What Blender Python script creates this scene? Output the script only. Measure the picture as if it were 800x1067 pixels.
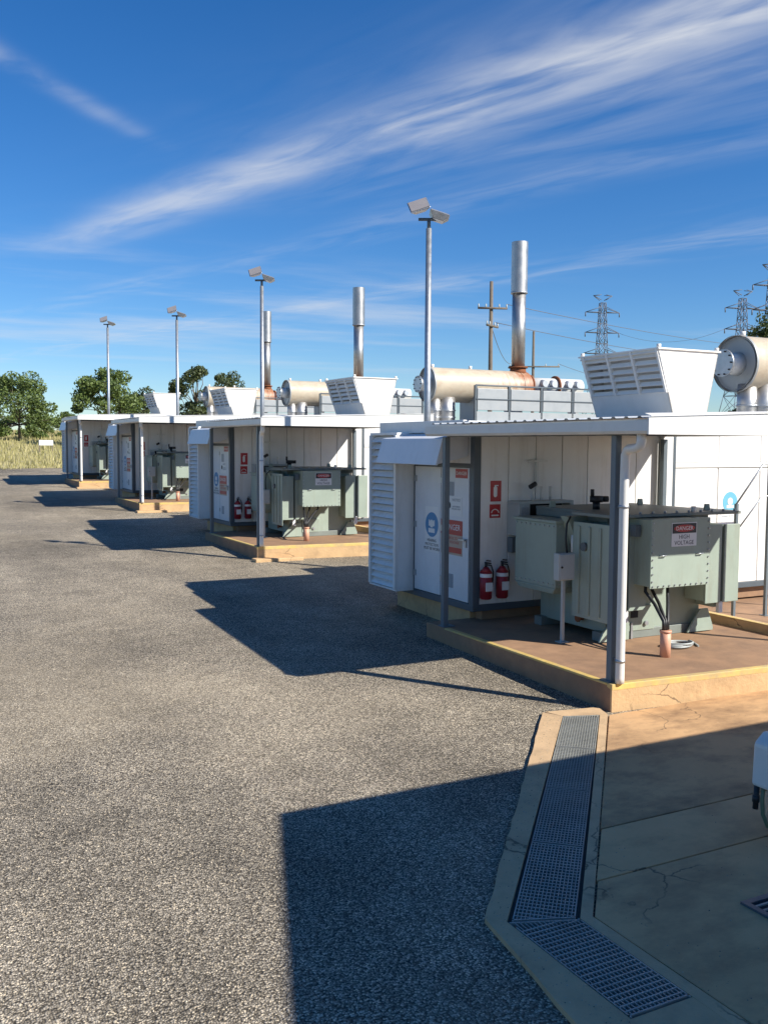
import bpy, math, random
import numpy as np
from mathutils import Vector, Matrix, Euler
R = math.radians
random.seed(7); rng = np.random.default_rng(7)
scn = bpy.context.scene
for o in list(bpy.data.objects): bpy.data.objects.remove(o)
col = scn.collection

# ------------------------------------------------------------------ camera
# axes: X runs along each enclosure (to the right), Y along the row of units (away), Z up
cam_d = bpy.data.cameras.new('camera'); cam = bpy.data.objects.new('camera', cam_d); col.objects.link(cam)
cam_d.sensor_fit = 'HORIZONTAL'; cam_d.sensor_width = 36.0; cam_d.lens = 36.0 * 980 / 800
cam_d.clip_start = 0.05; cam_d.clip_end = 9000
yaw, pit, rol = R(27.4), R(4.08), R(0.33)
F = Vector((math.sin(yaw) * math.cos(pit), math.cos(yaw) * math.cos(pit), -math.sin(pit)))
R0 = Vector((math.cos(yaw), -math.sin(yaw), 0)); U0 = R0.cross(F)
RR = R0 * math.cos(rol) + U0 * math.sin(rol); UU = U0 * math.cos(rol) - R0 * math.sin(rol)
M = Matrix((RR, UU, -F)).transposed().to_4x4(); M.translation = Vector((-6.5, -7.44, 2.75))
cam.matrix_world = M
scn.camera = cam

# ------------------------------------------------------------------ sky and sun
SE, SD = 0.82, 1.12                                   # shadow shift per metre of height
SUN = Vector((SE, -SD, 1.0)).normalized()          # towards the sun
elev = math.asin(SUN.z); azim = math.atan2(SUN.x, SUN.y)
world = bpy.data.worlds.new('World'); scn.world = world; world.use_nodes = True
wn, wl = world.node_tree.nodes, world.node_tree.links
wn.clear()
def W(t, **k):
    n = wn.new(t)
    for a, v in k.items(): setattr(n, a, v)
    return n
def wmath(op, a, b=None, c=None, clamp=False):
    n = W('ShaderNodeMath', operation=op, use_clamp=clamp)
    for i, v in enumerate((a, b, c)):
        if v is None: continue
        if isinstance(v, (int, float)): n.inputs[i].default_value = v
        else: wl.new(v, n.inputs[i])
    return n.outputs[0]
sky = W('ShaderNodeTexSky', sky_type='NISHITA', sun_disc=False, sun_elevation=elev, sun_rotation=azim,
        altitude=300.0, air_density=1.0, dust_density=0.05, ozone_density=3.5)
hsv = W('ShaderNodeHueSaturation'); hsv.inputs['Saturation'].default_value = 1.30; hsv.inputs['Value'].default_value = 1.36
wl.new(sky.outputs[0], hsv.inputs['Color'])
tc = W('ShaderNodeTexCoord'); sp = W('ShaderNodeSeparateXYZ'); wl.new(tc.outputs['Generated'], sp.inputs[0])
zc = wmath('MAXIMUM', sp.outputs[2], 0.035)
px = wmath('DIVIDE', sp.outputs[0], zc); py = wmath('DIVIDE', sp.outputs[1], zc)
u = wmath('ADD', px, wmath('MULTIPLY', py, 0.285)); v = py           # u across the cirrus streaks, v along them
def wnoise(us, vs, scale, detail, rough, off=0.0, dist=0.0):
    cb = W('ShaderNodeCombineXYZ')
    wl.new(wmath('MULTIPLY_ADD', u, us, off), cb.inputs[0]); wl.new(wmath('MULTIPLY', v, vs), cb.inputs[1])
    n = W('ShaderNodeTexNoise'); n.inputs['Scale'].default_value = scale; n.inputs['Detail'].default_value = detail
    n.inputs['Roughness'].default_value = rough; n.inputs['Distortion'].default_value = dist
    wl.new(cb.outputs[0], n.inputs['Vector']); return n.outputs[0]
fine = wnoise(1.2, 0.40, 2.0, 6, 0.50, 3.1, 1.6)
wisp = wnoise(2.8, 0.7, 2.6, 6, 0.55, 9.7, 1.4)
broad = wnoise(0.9, 0.28, 1.0, 4, 0.5, 1.7)
warp = wmath('MULTIPLY', wmath('SUBTRACT', wnoise(0.6, 0.8, 1.0, 3, 0.5, 5.0), 0.5), 0.35)
uw = wmath('ADD', u, warp)
def gauss(x, c, w):
    d = wmath('DIVIDE', wmath('SUBTRACT', x, c), w)
    return wmath('EXPONENT', wmath('MULTIPLY', wmath('MULTIPLY', d, d), -1.0))
def smooth(x, a, b):
    n = W('ShaderNodeMapRange', interpolation_type='SMOOTHSTEP'); n.inputs[1].default_value = a; n.inputs[2].default_value = b
    wl.new(x, n.inputs[0]); return n.outputs[0]
grain = wmath('MULTIPLY_ADD', wisp, 0.38, wmath('MULTIPLY', fine, 0.82))
along = smooth(py, 5.6, 4.2)
main = wmath('MULTIPLY', wmath('MULTIPLY', gauss(uw, 2.19, 0.16), along), smooth(grain, 0.18, 0.90))
halo = wmath('MULTIPLY', wmath('MULTIPLY', gauss(uw, 2.36, 0.46), smooth(py, 4.4, 2.4)), smooth(grain, 0.30, 0.98))
s3 = wmath('MULTIPLY', gauss(uw, 3.1, 0.16), smooth(grain, 0.45, 0.9))
s4 = wmath('MULTIPLY', gauss(uw, 4.5, 0.26), smooth(grain, 0.42, 0.9))
diag = wmath('SUBTRACT', px, py)
s2 = wmath('MULTIPLY', wmath('MULTIPLY', gauss(wmath('ADD', diag, warp), -2.38, 0.07), gauss(wmath('ADD', px, py), 3.1, 0.8)), smooth(fine, 0.25, 0.7))
gen = wmath('MULTIPLY', smooth(broad, 0.52, 0.85), smooth(grain, 0.5, 0.95))
low = wmath('MULTIPLY', smooth(wnoise(0.25, 0.5, 1.0, 6, 0.6, 2.3), 0.47, 0.72), wmath('MULTIPLY', smooth(py, 4.3, 5.6), smooth(sp.outputs[2], 0.03, 0.14)))
dens = wmath('MULTIPLY', main, 0.66)
for m, k in ((halo, 0.34), (s3, 0.20), (s4, 0.30), (s2, 0.30), (gen, 0.08), (low, 0.42)):
    dens = wmath('MULTIPLY_ADD', m, k, dens)
dens = wmath('MINIMUM', dens, 0.8)
dens = wmath('MULTIPLY', dens, smooth(sp.outputs[2], -0.005, 0.05))
mix = W('ShaderNodeMix', data_type='RGBA')
wl.new(dens, mix.inputs[0]); wb = W('ShaderNodeMix', data_type='RGBA', blend_type='MULTIPLY'); wb.inputs[0].default_value = 1; wb.inputs[7].default_value = (0.87, 1.0, 1.20, 1)
wl.new(hsv.outputs[0], wb.inputs[6]); wl.new(wb.outputs[2], mix.inputs[6]); mix.inputs[7].default_value = (9.6, 9.9, 10.4, 1)
bg = W('ShaderNodeBackground'); bg.inputs[1].default_value = 0.053
wl.new(mix.outputs[2], bg.inputs[0])
wo = W('ShaderNodeOutputWorld'); wl.new(bg.outputs[0], wo.inputs[0])

sun_d = bpy.data.lights.new('sun', 'SUN'); sun_d.energy = 5.0; sun_d.angle = R(0.53); sun_d.color = (1.0, 0.955, 0.87)
sun = bpy.data.objects.new('sun', sun_d); col.objects.link(sun)
sun.rotation_euler = (-SUN).to_track_quat('-Z', 'Y').to_euler(); sun.location = (20, -30, 30)
vs = scn.view_settings; vs.view_transform = 'Standard'; vs.look = 'None'; vs.gamma = 1.0; vs.exposure = 0.58
vs.use_curve_mapping = False
scn.cycles.use_denoising = True
scn.cycles.max_bounces = 6

# ------------------------------------------------------------------ materials
def mat(name, color, rough=0.6, metal=0.0, var=0.12, vscale=3.0, bump=0.0, bscale=60.0, stain=None, stain_amt=0.4,
        stain_scale=(1.5, 1.5, 1.5), spec=0.5, stain_lo=0.5, stain_hi=0.75):
    m = bpy.data.materials.new(name); m.use_nodes = True
    nt = m.node_tree; N, L = nt.nodes, nt.links
    b = N['Principled BSDF']; b.inputs['Roughness'].default_value = rough; b.inputs['Metallic'].default_value = metal
    b.inputs['Specular IOR Level'].default_value = spec
    t = N.new('ShaderNodeTexCoord')
    oi = N.new('ShaderNodeObjectInfo'); ov = N.new('ShaderNodeVectorMath'); ov.operation = 'MULTIPLY_ADD'
    cr_ = N.new('ShaderNodeCombineXYZ')
    for i in range(3): L.new(oi.outputs['Random'], cr_.inputs[i])
    ov.inputs[1].default_value = (37.0, 53.0, 29.0); L.new(cr_.outputs[0], ov.inputs[0]); L.new(t.outputs['Object'], ov.inputs[2])
    n1 = N.new('ShaderNodeTexNoise'); n1.inputs['Scale'].default_value = vscale; n1.inputs['Detail'].default_value = 7
    n1.inputs['Roughness'].default_value = 0.65
    L.new(ov.outputs[0], n1.inputs['Vector'])
    mr = N.new('ShaderNodeMapRange'); mr.inputs[1].default_value = 0.25; mr.inputs[2].default_value = 0.75
    mr.inputs[3].default_value = 1 - var; mr.inputs[4].default_value = 1 + var * 0.6
    L.new(n1.outputs[0], mr.inputs[0])
    mu = N.new('ShaderNodeMix'); mu.data_type = 'RGBA'; mu.blend_type = 'MULTIPLY'; mu.inputs[0].default_value = 1
    mu.inputs[6].default_value = (*color, 1)
    cb = N.new('ShaderNodeCombineColor')
    rb = N.new('ShaderNodeMapRange'); rb.inputs[3].default_value = 0.95; rb.inputs[4].default_value = 1.03; L.new(oi.outputs['Random'], rb.inputs[0])
    rm_ = N.new('ShaderNodeMath'); rm_.operation = 'MULTIPLY'; L.new(mr.outputs[0], rm_.inputs[0]); L.new(rb.outputs[0], rm_.inputs[1])
    for i in range(3): L.new(rm_.outputs[0], cb.inputs[i])
    L.new(cb.outputs[0], mu.inputs[7])
    out = mu.outputs[2]
    if stain:
        mp = N.new('ShaderNodeMapping'); mp.inputs['Scale'].default_value = stain_scale
        L.new(ov.outputs[0], mp.inputs[0])
        n2 = N.new('ShaderNodeTexNoise'); n2.inputs['Scale'].default_value = 2.0; n2.inputs['Detail'].default_value = 9
        n2.inputs['Roughness'].default_value = 0.7
        L.new(mp.outputs[0], n2.inputs['Vector'])
        r2 = N.new('ShaderNodeMapRange'); r2.inputs[1].default_value = stain_lo; r2.inputs[2].default_value = stain_hi
        r2.inputs[4].default_value = stain_amt
        L.new(n2.outputs[0], r2.inputs[0])
        m2 = N.new('ShaderNodeMix'); m2.data_type = 'RGBA'; m2.inputs[7].default_value = (*stain, 1)
        L.new(r2.outputs[0], m2.inputs[0]); L.new(out, m2.inputs[6]); out = m2.outputs[2]
    L.new(out, b.inputs['Base Color'])
    rr = N.new('ShaderNodeMapRange'); rr.inputs[3].default_value = max(0.05, rough - 0.12); rr.inputs[4].default_value = min(1, rough + 0.12)
    L.new(n1.outputs[0], rr.inputs[0]); L.new(rr.outputs[0], b.inputs['Roughness'])
    if bump:
        n3 = N.new('ShaderNodeTexNoise'); n3.inputs['Scale'].default_value = bscale; n3.inputs['Detail'].default_value = 5
        L.new(t.outputs['Object'], n3.inputs['Vector'])
        bp = N.new('ShaderNodeBump'); bp.inputs['Strength'].default_value = bump; bp.inputs['Distance'].default_value = 0.01
        L.new(n3.outputs[0], bp.inputs['Height']); L.new(bp.outputs[0], b.inputs['Normal'])
    return m

MT = {}
MT['white'] = mat('white_paint', (0.80, 0.79, 0.76), 0.45, var=0.07, stain=(0.44, 0.37, 0.28), stain_amt=0.55, stain_scale=(2.0, 2.0, 0.22), stain_lo=0.5, stain_hi=0.82)
MT['door'] = mat('door_paint', (0.70, 0.71, 0.72), 0.4, var=0.06, stain=(0.4, 0.37, 0.32), stain_amt=0.25, stain_scale=(2, 2, 0.4), stain_lo=0.52, stain_hi=0.85)
MT['cream'] = mat('cream_trim', (0.72, 0.71, 0.67), 0.45, var=0.08, stain=(0.40, 0.34, 0.27), stain_amt=0.35, stain_scale=(1.2, 1.2, 0.4), stain_lo=0.52, stain_hi=0.85)
MT['hood'] = mat('hood_paint', (0.82, 0.79, 0.73), 0.5, var=0.06, stain=(0.50, 0.42, 0.32), stain_amt=0.3, stain_scale=(1, 1, 0.3), stain_lo=0.5, stain_hi=0.85)
MT['zinc'] = mat('zincalume_sheet', (0.50, 0.52, 0.54), 0.5, 0.45, var=0.12)
MT['galv'] = mat('galvanised_steel', (0.46, 0.48, 0.50), 0.42, 0.75, var=0.18, vscale=9)
MT['stainless'] = mat('stainless_steel', (0.50, 0.49, 0.475), 0.46, 0.95, var=0.18, vscale=4)
MT['slate'] = mat('slate_steel_paint', (0.085, 0.105, 0.12), 0.45, var=0.15)
MT['post'] = mat('post_paint', (0.13, 0.16, 0.18), 0.45, var=0.15)
MT['pvc'] = mat('white_pvc', (0.78, 0.75, 0.69), 0.35, var=0.06)
MT['green'] = mat('transformer_paint', (0.315, 0.375, 0.315), 0.42, var=0.09, stain=(0.22, 0.17, 0.11), stain_amt=0.45, stain_scale=(2.5, 2.5, 0.5), stain_lo=0.52, stain_hi=0.8)
MT['greenlid'] = mat('transformer_lid_paint', (0.20, 0.225, 0.205), 0.5, var=0.2)
MT['dark'] = mat('dark_interior', (0.02, 0.021, 0.023), 0.8, var=0.2)
MT['black'] = mat('black_rubber', (0.018, 0.018, 0.02), 0.5, var=0.2)
MT['grey'] = mat('grey_plastic', (0.42, 0.45, 0.44), 0.45, var=0.1)
MT['panelgrey'] = mat('grey_panel', (0.36, 0.38, 0.385), 0.5, 0.2, var=0.14, stain=(0.3, 0.28, 0.25), stain_amt=0.4)
MT['red'] = mat('red_paint', (0.28, 0.018, 0.028), 0.5, var=0.1)
MT['signred'] = mat('sign_red', (0.45, 0.03, 0.03), 0.4, var=0.06)
MT['signwhite'] = mat('sign_white', (0.76, 0.76, 0.74), 0.4, var=0.04)
MT['signblue'] = mat('sign_blue', (0.04, 0.23, 0.46), 0.4, var=0.06)
MT['signcyan'] = mat('sign_faded_blue', (0.16, 0.46, 0.60), 0.4, var=0.1)
MT['signtan'] = mat('sign_tan', (0.50, 0.36, 0.27), 0.5, var=0.08)
MT['ink'] = mat('sign_ink', (0.03, 0.03, 0.035), 0.5, var=0.05)
MT['inkgrey'] = mat('sign_grey_print', (0.30, 0.33, 0.36), 0.5, var=0.2, vscale=60)
MT['salmon'] = mat('orange_conduit', (0.66, 0.34, 0.22), 0.5, var=0.15, stain=(0.5, 0.36, 0.26), stain_amt=0.4)
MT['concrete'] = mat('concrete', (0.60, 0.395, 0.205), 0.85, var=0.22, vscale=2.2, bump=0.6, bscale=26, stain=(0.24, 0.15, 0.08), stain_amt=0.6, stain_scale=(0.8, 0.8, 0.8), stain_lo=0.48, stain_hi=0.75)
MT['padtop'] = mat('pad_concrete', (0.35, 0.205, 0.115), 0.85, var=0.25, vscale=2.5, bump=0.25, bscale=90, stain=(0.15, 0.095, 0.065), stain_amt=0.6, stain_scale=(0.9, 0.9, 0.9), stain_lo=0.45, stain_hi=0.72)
MT['apron2'] = mat('pale_apron_concrete', (0.68, 0.405, 0.195), 0.85, var=0.2, vscale=1.6, bump=0.22, bscale=110, stain=(0.26, 0.15, 0.075), stain_amt=0.7, stain_scale=(0.45, 0.8, 0.6), stain_lo=0.5, stain_hi=0.72)
MT['apron'] = mat('apron_concrete', (0.64, 0.385, 0.185), 0.85, var=0.2, vscale=1.3, bump=0.22, bscale=110, stain=(0.20, 0.115, 0.06), stain_amt=0.85, stain_scale=(0.5, 0.8, 0.6), stain_lo=0.44, stain_hi=0.66)
MT['surround'] = mat('surround_concrete', (0.61, 0.41, 0.225), 0.85, var=0.2, vscale=4, bump=0.3, bscale=80, stain=(0.24, 0.17, 0.11), stain_amt=0.5, stain_scale=(1.5, 1.5, 1.5))
MT['yellow'] = mat('yellow_edge_paint', (0.70, 0.49, 0.15), 0.6, var=0.2, vscale=8, stain=(0.42, 0.32, 0.2), stain_amt=0.7, stain_scale=(2.5, 2.5, 2.5), stain_lo=0.45, stain_hi=0.65)
MT['trench'] = mat('trench_depth_shade', (0.085, 0.08, 0.07), 0.9, var=0.3)  # dark colour stands in for the shade down in the trench
MT['grate'] = mat('grate_steel', (0.40, 0.395, 0.35), 0.5, 0.25, var=0.25, vscale=5, stain=(0.13, 0.12, 0.11), stain_amt=0.5)
MT['timber'] = mat('weathered_timber', (0.16, 0.13, 0.10), 0.85, var=0.3, vscale=3)
MT['bark'] = mat('bark', (0.15, 0.115, 0.085), 0.9, var=0.35, vscale=4)
MT['pylon'] = mat('hazed_pylon_steel', (0.13, 0.15, 0.19), 0.6, 0.2, var=0.1)  # distance haze is put into the steel colour as a bluish tint
MT['lens'] = mat('floodlight_lens', (0.42, 0.38, 0.36), 0.15, 0.3, var=0.1)
MT['hose'] = mat('green_hose', (0.16, 0.20, 0.12), 0.45, var=0.1)
MT['shed'] = mat('shed_sheet', (0.60, 0.58, 0.53), 0.5, var=0.08)

def silencer_mat():
    m = mat('silencer_cream', (0.52, 0.44, 0.325), 0.5, 0.0, var=0.14, vscale=4, stain=(0.33, 0.18, 0.09), stain_amt=0.6, stain_scale=(1.3, 2, 2), stain_lo=0.5, stain_hi=0.78)
    N, L = m.node_tree.nodes, m.node_tree.links; b = N['Principled BSDF']
    old = b.inputs['Base Color'].links[0].from_socket
    t = N.new('ShaderNodeTexCoord'); s = N.new('ShaderNodeSeparateXYZ'); L.new(t.outputs['Object'], s.inputs[0])
    n = N.new('ShaderNodeTexNoise'); n.inputs['Scale'].default_value = 5; n.inputs['Detail'].default_value = 8
    mp = N.new('ShaderNodeMapping'); mp.inputs['Scale'].default_value = (2.5, 1, 0.6); L.new(t.outputs['Object'], mp.inputs[0]); L.new(mp.outputs[0], n.inputs['Vector'])
    a = N.new('ShaderNodeMath'); a.operation = 'MULTIPLY_ADD'; L.new(n.outputs[0], a.inputs[0]); a.inputs[1].default_value = 2.6; L.new(s.outputs[0], a.inputs[2])
    r = N.new('ShaderNodeMapRange'); r.inputs[1].default_value = 3.7; r.inputs[2].default_value = 4.7; r.inputs[4].default_value = 0.85
    L.new(a.outputs[0], r.inputs[0])
    mx = N.new('ShaderNodeMix'); mx.data_type = 'RGBA'; mx.inputs[7].default_value = (0.34, 0.105, 0.03, 1)
    L.new(r.outputs[0], mx.inputs[0]); L.new(old, mx.inputs[6]); L.new(mx.outputs[2], b.inputs['Base Color'])
    return m
MT['silencer'] = silencer_mat()
MT['rust'] = mat('rusty_steel', (0.26, 0.09, 0.035), 0.85, 0.1, var=0.4, vscale=8)

def gravel_mat():
    m = bpy.data.materials.new('chip_gravel'); m.use_nodes = True
    N, L = m.node_tree.nodes, m.node_tree.links; b = N['Principled BSDF']
    b.inputs['Roughness'].default_value = 0.8; b.inputs['Specular IOR Level'].default_value = 0.3
    t = N.new('ShaderNodeTexCoord')
    nz = N.new('ShaderNodeTexNoise'); nz.inputs['Scale'].default_value = 40; nz.inputs['Detail'].default_value = 2; L.new(t.outputs['Object'], nz.inputs['Vector'])
    wv = N.new('ShaderNodeVectorMath'); wv.operation = 'MULTIPLY_ADD'; wv.inputs[1].default_value = (0.012,) * 3
    L.new(nz.outputs['Color'], wv.inputs[0]); L.new(t.outputs['Object'], wv.inputs[2])
    vo = N.new('ShaderNodeTexVoronoi'); vo.inputs['Scale'].default_value = 78; vo.inputs['Randomness'].default_value = 1
    L.new(wv.outputs[0], vo.inputs['Vector'])
    sc = N.new('ShaderNodeSeparateColor'); L.new(vo.outputs['Color'], sc.inputs[0])
    cr = N.new('ShaderNodeValToRGB'); e = cr.color_ramp.elements
    e[0].position = 0.0; e[0].color = (0.11, 0.09, 0.062, 1); e[1].position = 1.0; e[1].color = (0.86, 0.70, 0.48, 1)
    for p, c in ((0.3, (0.25, 0.21, 0.155, 1)), (0.62, (0.40, 0.34, 0.255, 1)), (0.86, (0.60, 0.515, 0.39, 1))):
        x = e.new(p); x.color = c
    L.new(sc.outputs[0], cr.inputs[0])
    # dark bitumen between the chips
    r = N.new('ShaderNodeMapRange'); r.inputs[1].default_value = 0.45; r.inputs[2].default_value = 0.75; L.new(vo.outputs['Distance'], r.inputs[0])
    mx = N.new('ShaderNodeMix'); mx.data_type = 'RGBA'; mx.inputs[7].default_value = (0.055, 0.046, 0.034, 1)
    L.new(r.outputs[0], mx.inputs[0]); L.new(cr.outputs[0], mx.inputs[6])
    # broad tonal drift: worn, dusty and damp areas
    def drift(scale, lo, hi, a, bb):
        n = N.new('ShaderNodeTexNoise'); n.inputs['Scale'].default_value = scale; n.inputs['Detail'].default_value = 5; n.inputs['Roughness'].default_value = 0.6
        L.new(t.outputs['Object'], n.inputs['Vector'])
        q = N.new('ShaderNodeMapRange'); q.inputs[1].default_value = lo; q.inputs[2].default_value = hi; q.inputs[3].default_value = a; q.inputs[4].default_value = bb
        L.new(n.outputs[0], q.inputs[0]); return q.outputs[0]
    d1 = drift(0.30, 0.3, 0.7, 0.60, 1.30); d2 = drift(2.2, 0.3, 0.7, 0.84, 1.14)
    mp = N.new('ShaderNodeMapping'); mp.inputs['Scale'].default_value = (0.75, 0.05, 1); L.new(t.outputs['Object'], mp.inputs[0])      # wheel tracks along the row
    nt_ = N.new('ShaderNodeTexNoise'); nt_.inputs['Scale'].default_value = 1.0; nt_.inputs['Detail'].default_value = 4; L.new(mp.outputs[0], nt_.inputs['Vector'])
    q3 = N.new('ShaderNodeMapRange'); q3.inputs[1].default_value = 0.35; q3.inputs[2].default_value = 0.65; q3.inputs[3].default_value = 0.84; q3.inputs[4].default_value = 1.14; L.new(nt_.outputs[0], q3.inputs[0])
    oil = drift(0.8, 0.64, 0.70, 1.0, 0.72); mo = N.new('ShaderNodeMath'); mo.operation = 'MULTIPLY'; L.new(q3.outputs[0], mo.inputs[0]); L.new(oil, mo.inputs[1]); q3 = mo
    m0 = N.new('ShaderNodeMath'); m0.operation = 'MULTIPLY'; L.new(d1, m0.inputs[0]); L.new(q3.outputs[0], m0.inputs[1])
    mm = N.new('ShaderNodeMath'); mm.operation = 'MULTIPLY'; L.new(m0.outputs[0], mm.inputs[0]); L.new(d2, mm.inputs[1])
    cc = N.new('ShaderNodeCombineColor')
    for i in range(3): L.new(mm.outputs[0], cc.inputs[i])
    m2 = N.new('ShaderNodeMix'); m2.data_type = 'RGBA'; m2.blend_type = 'MULTIPLY'; m2.inputs[0].default_value = 1
    L.new(mx.outputs[2], m2.inputs[6]); L.new(cc.outputs[0], m2.inputs[7])
    dust = drift(0.16, 0.48, 0.72, 0.0, 0.45)
    m3 = N.new('ShaderNodeMix'); m3.data_type = 'RGBA'; m3.inputs[7].default_value = (0.41, 0.33, 0.215, 1)
    L.new(dust, m3.inputs[0]); L.new(m2.outputs[2], m3.inputs[6]); L.new(m3.outputs[2], b.inputs['Base Color'])
    inv = N.new('ShaderNodeMath'); inv.operation = 'SUBTRACT'; inv.inputs[0].default_value = 1; L.new(vo.outputs['Distance'], inv.inputs[1])
    bp = N.new('ShaderNodeBump'); bp.inputs['Strength'].default_value = 0.9; bp.inputs['Distance'].default_value = 0.008
    L.new(inv.outputs[0], bp.inputs['Height']); L.new(bp.outputs[0], b.inputs['Normal'])
    return m
MT['gravel'] = gravel_mat()
def cracks(m):
    N, L = m.node_tree.nodes, m.node_tree.links; b = N['Principled BSDF']; old = b.inputs['Base Color'].links[0].from_socket
    t = N.new('ShaderNodeTexCoord'); n = N.new('ShaderNodeTexNoise'); n.inputs['Scale'].default_value = 3.5; n.inputs['Detail'].default_value = 6
    L.new(t.outputs['Object'], n.inputs['Vector'])
    w_ = N.new('ShaderNodeVectorMath'); w_.operation = 'MULTIPLY_ADD'; w_.inputs[1].default_value = (0.35,) * 3; L.new(n.outputs['Color'], w_.inputs[0]); L.new(t.outputs['Object'], w_.inputs[2])
    v_ = N.new('ShaderNodeTexVoronoi'); v_.feature = 'DISTANCE_TO_EDGE'; v_.inputs['Scale'].default_value = 0.55; L.new(w_.outputs[0], v_.inputs['Vector'])
    r = N.new('ShaderNodeMapRange'); r.inputs[1].default_value = 0.0015; r.inputs[2].default_value = 0.005; r.inputs[3].default_value = 0.75; r.inputs[4].default_value = 0.0; L.new(v_.outputs['Distance'], r.inputs[0])
    n2 = N.new('ShaderNodeTexNoise'); n2.inputs['Scale'].default_value = 1.1; L.new(t.outputs['Object'], n2.inputs['Vector'])
    r2 = N.new('ShaderNodeMapRange'); r2.inputs[1].default_value = 0.45; r2.inputs[2].default_value = 0.55; L.new(n2.outputs[0], r2.inputs[0])
    mu = N.new('ShaderNodeMath'); mu.operation = 'MULTIPLY'; L.new(r.outputs[0], mu.inputs[0]); L.new(r2.outputs[0], mu.inputs[1])
    mx = N.new('ShaderNodeMix'); mx.data_type = 'RGBA'; mx.inputs[7].default_value = (0.10, 0.065, 0.04, 1); L.new(mu.outputs[0], mx.inputs[0]); L.new(old, mx.inputs[6]); L.new(mx.outputs[2], b.inputs['Base Color'])
for k_ in ('apron', 'apron2', 'concrete', 'surround'): cracks(MT[k_])

def leaf_mat(name, c1, c2, trans=0.25):
    m = bpy.data.materials.new(name); m.use_nodes = True
    N, L = m.node_tree.nodes, m.node_tree.links; b = N['Principled BSDF']; b.inputs['Roughness'].default_value = 0.6
    g = N.new('ShaderNodeNewGeometry'); mx = N.new('ShaderNodeMix'); mx.data_type = 'RGBA'
    mx.inputs[6].default_value = (*c1, 1); mx.inputs[7].default_value = (*c2, 1)
    L.new(g.outputs['Random Per Island'], mx.inputs[0]); L.new(mx.outputs[2], b.inputs['Base Color'])
    tr = N.new('ShaderNodeBsdfTranslucent'); L.new(mx.outputs[2], tr.inputs[0])
    ms = N.new('ShaderNodeMixShader'); ms.inputs[0].default_value = trans
    L.new(b.outputs[0], ms.inputs[1]); L.new(tr.outputs[0], ms.inputs[2])
    L.new(ms.outputs[0], N['Material Output'].inputs[0])
    return m
MT['leaf'] = leaf_mat('gum_leaf', (0.05, 0.085, 0.02), (0.19, 0.25, 0.065))
MT['leafdark'] = leaf_mat('dark_leaf', (0.035, 0.055, 0.018), (0.12, 0.145, 0.05))
MT['leaffern'] = leaf_mat('pine_leaf', (0.03, 0.055, 0.012), (0.12, 0.15, 0.03))
MT['straw'] = leaf_mat('dry_grass_blade', (0.30, 0.28, 0.10), (0.56, 0.49, 0.23), 0.3)
MT['chips'] = leaf_mat('loose_chip', (0.10, 0.085, 0.06), (0.60, 0.50, 0.36), 0.0)
MT['field'] = mat('dry_field', (0.40, 0.34, 0.16), 0.95, var=0.35, vscale=0.25, stain=(0.22, 0.22, 0.08), stain_amt=0.6, stain_scale=(0.1, 0.1, 0.1))

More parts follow.
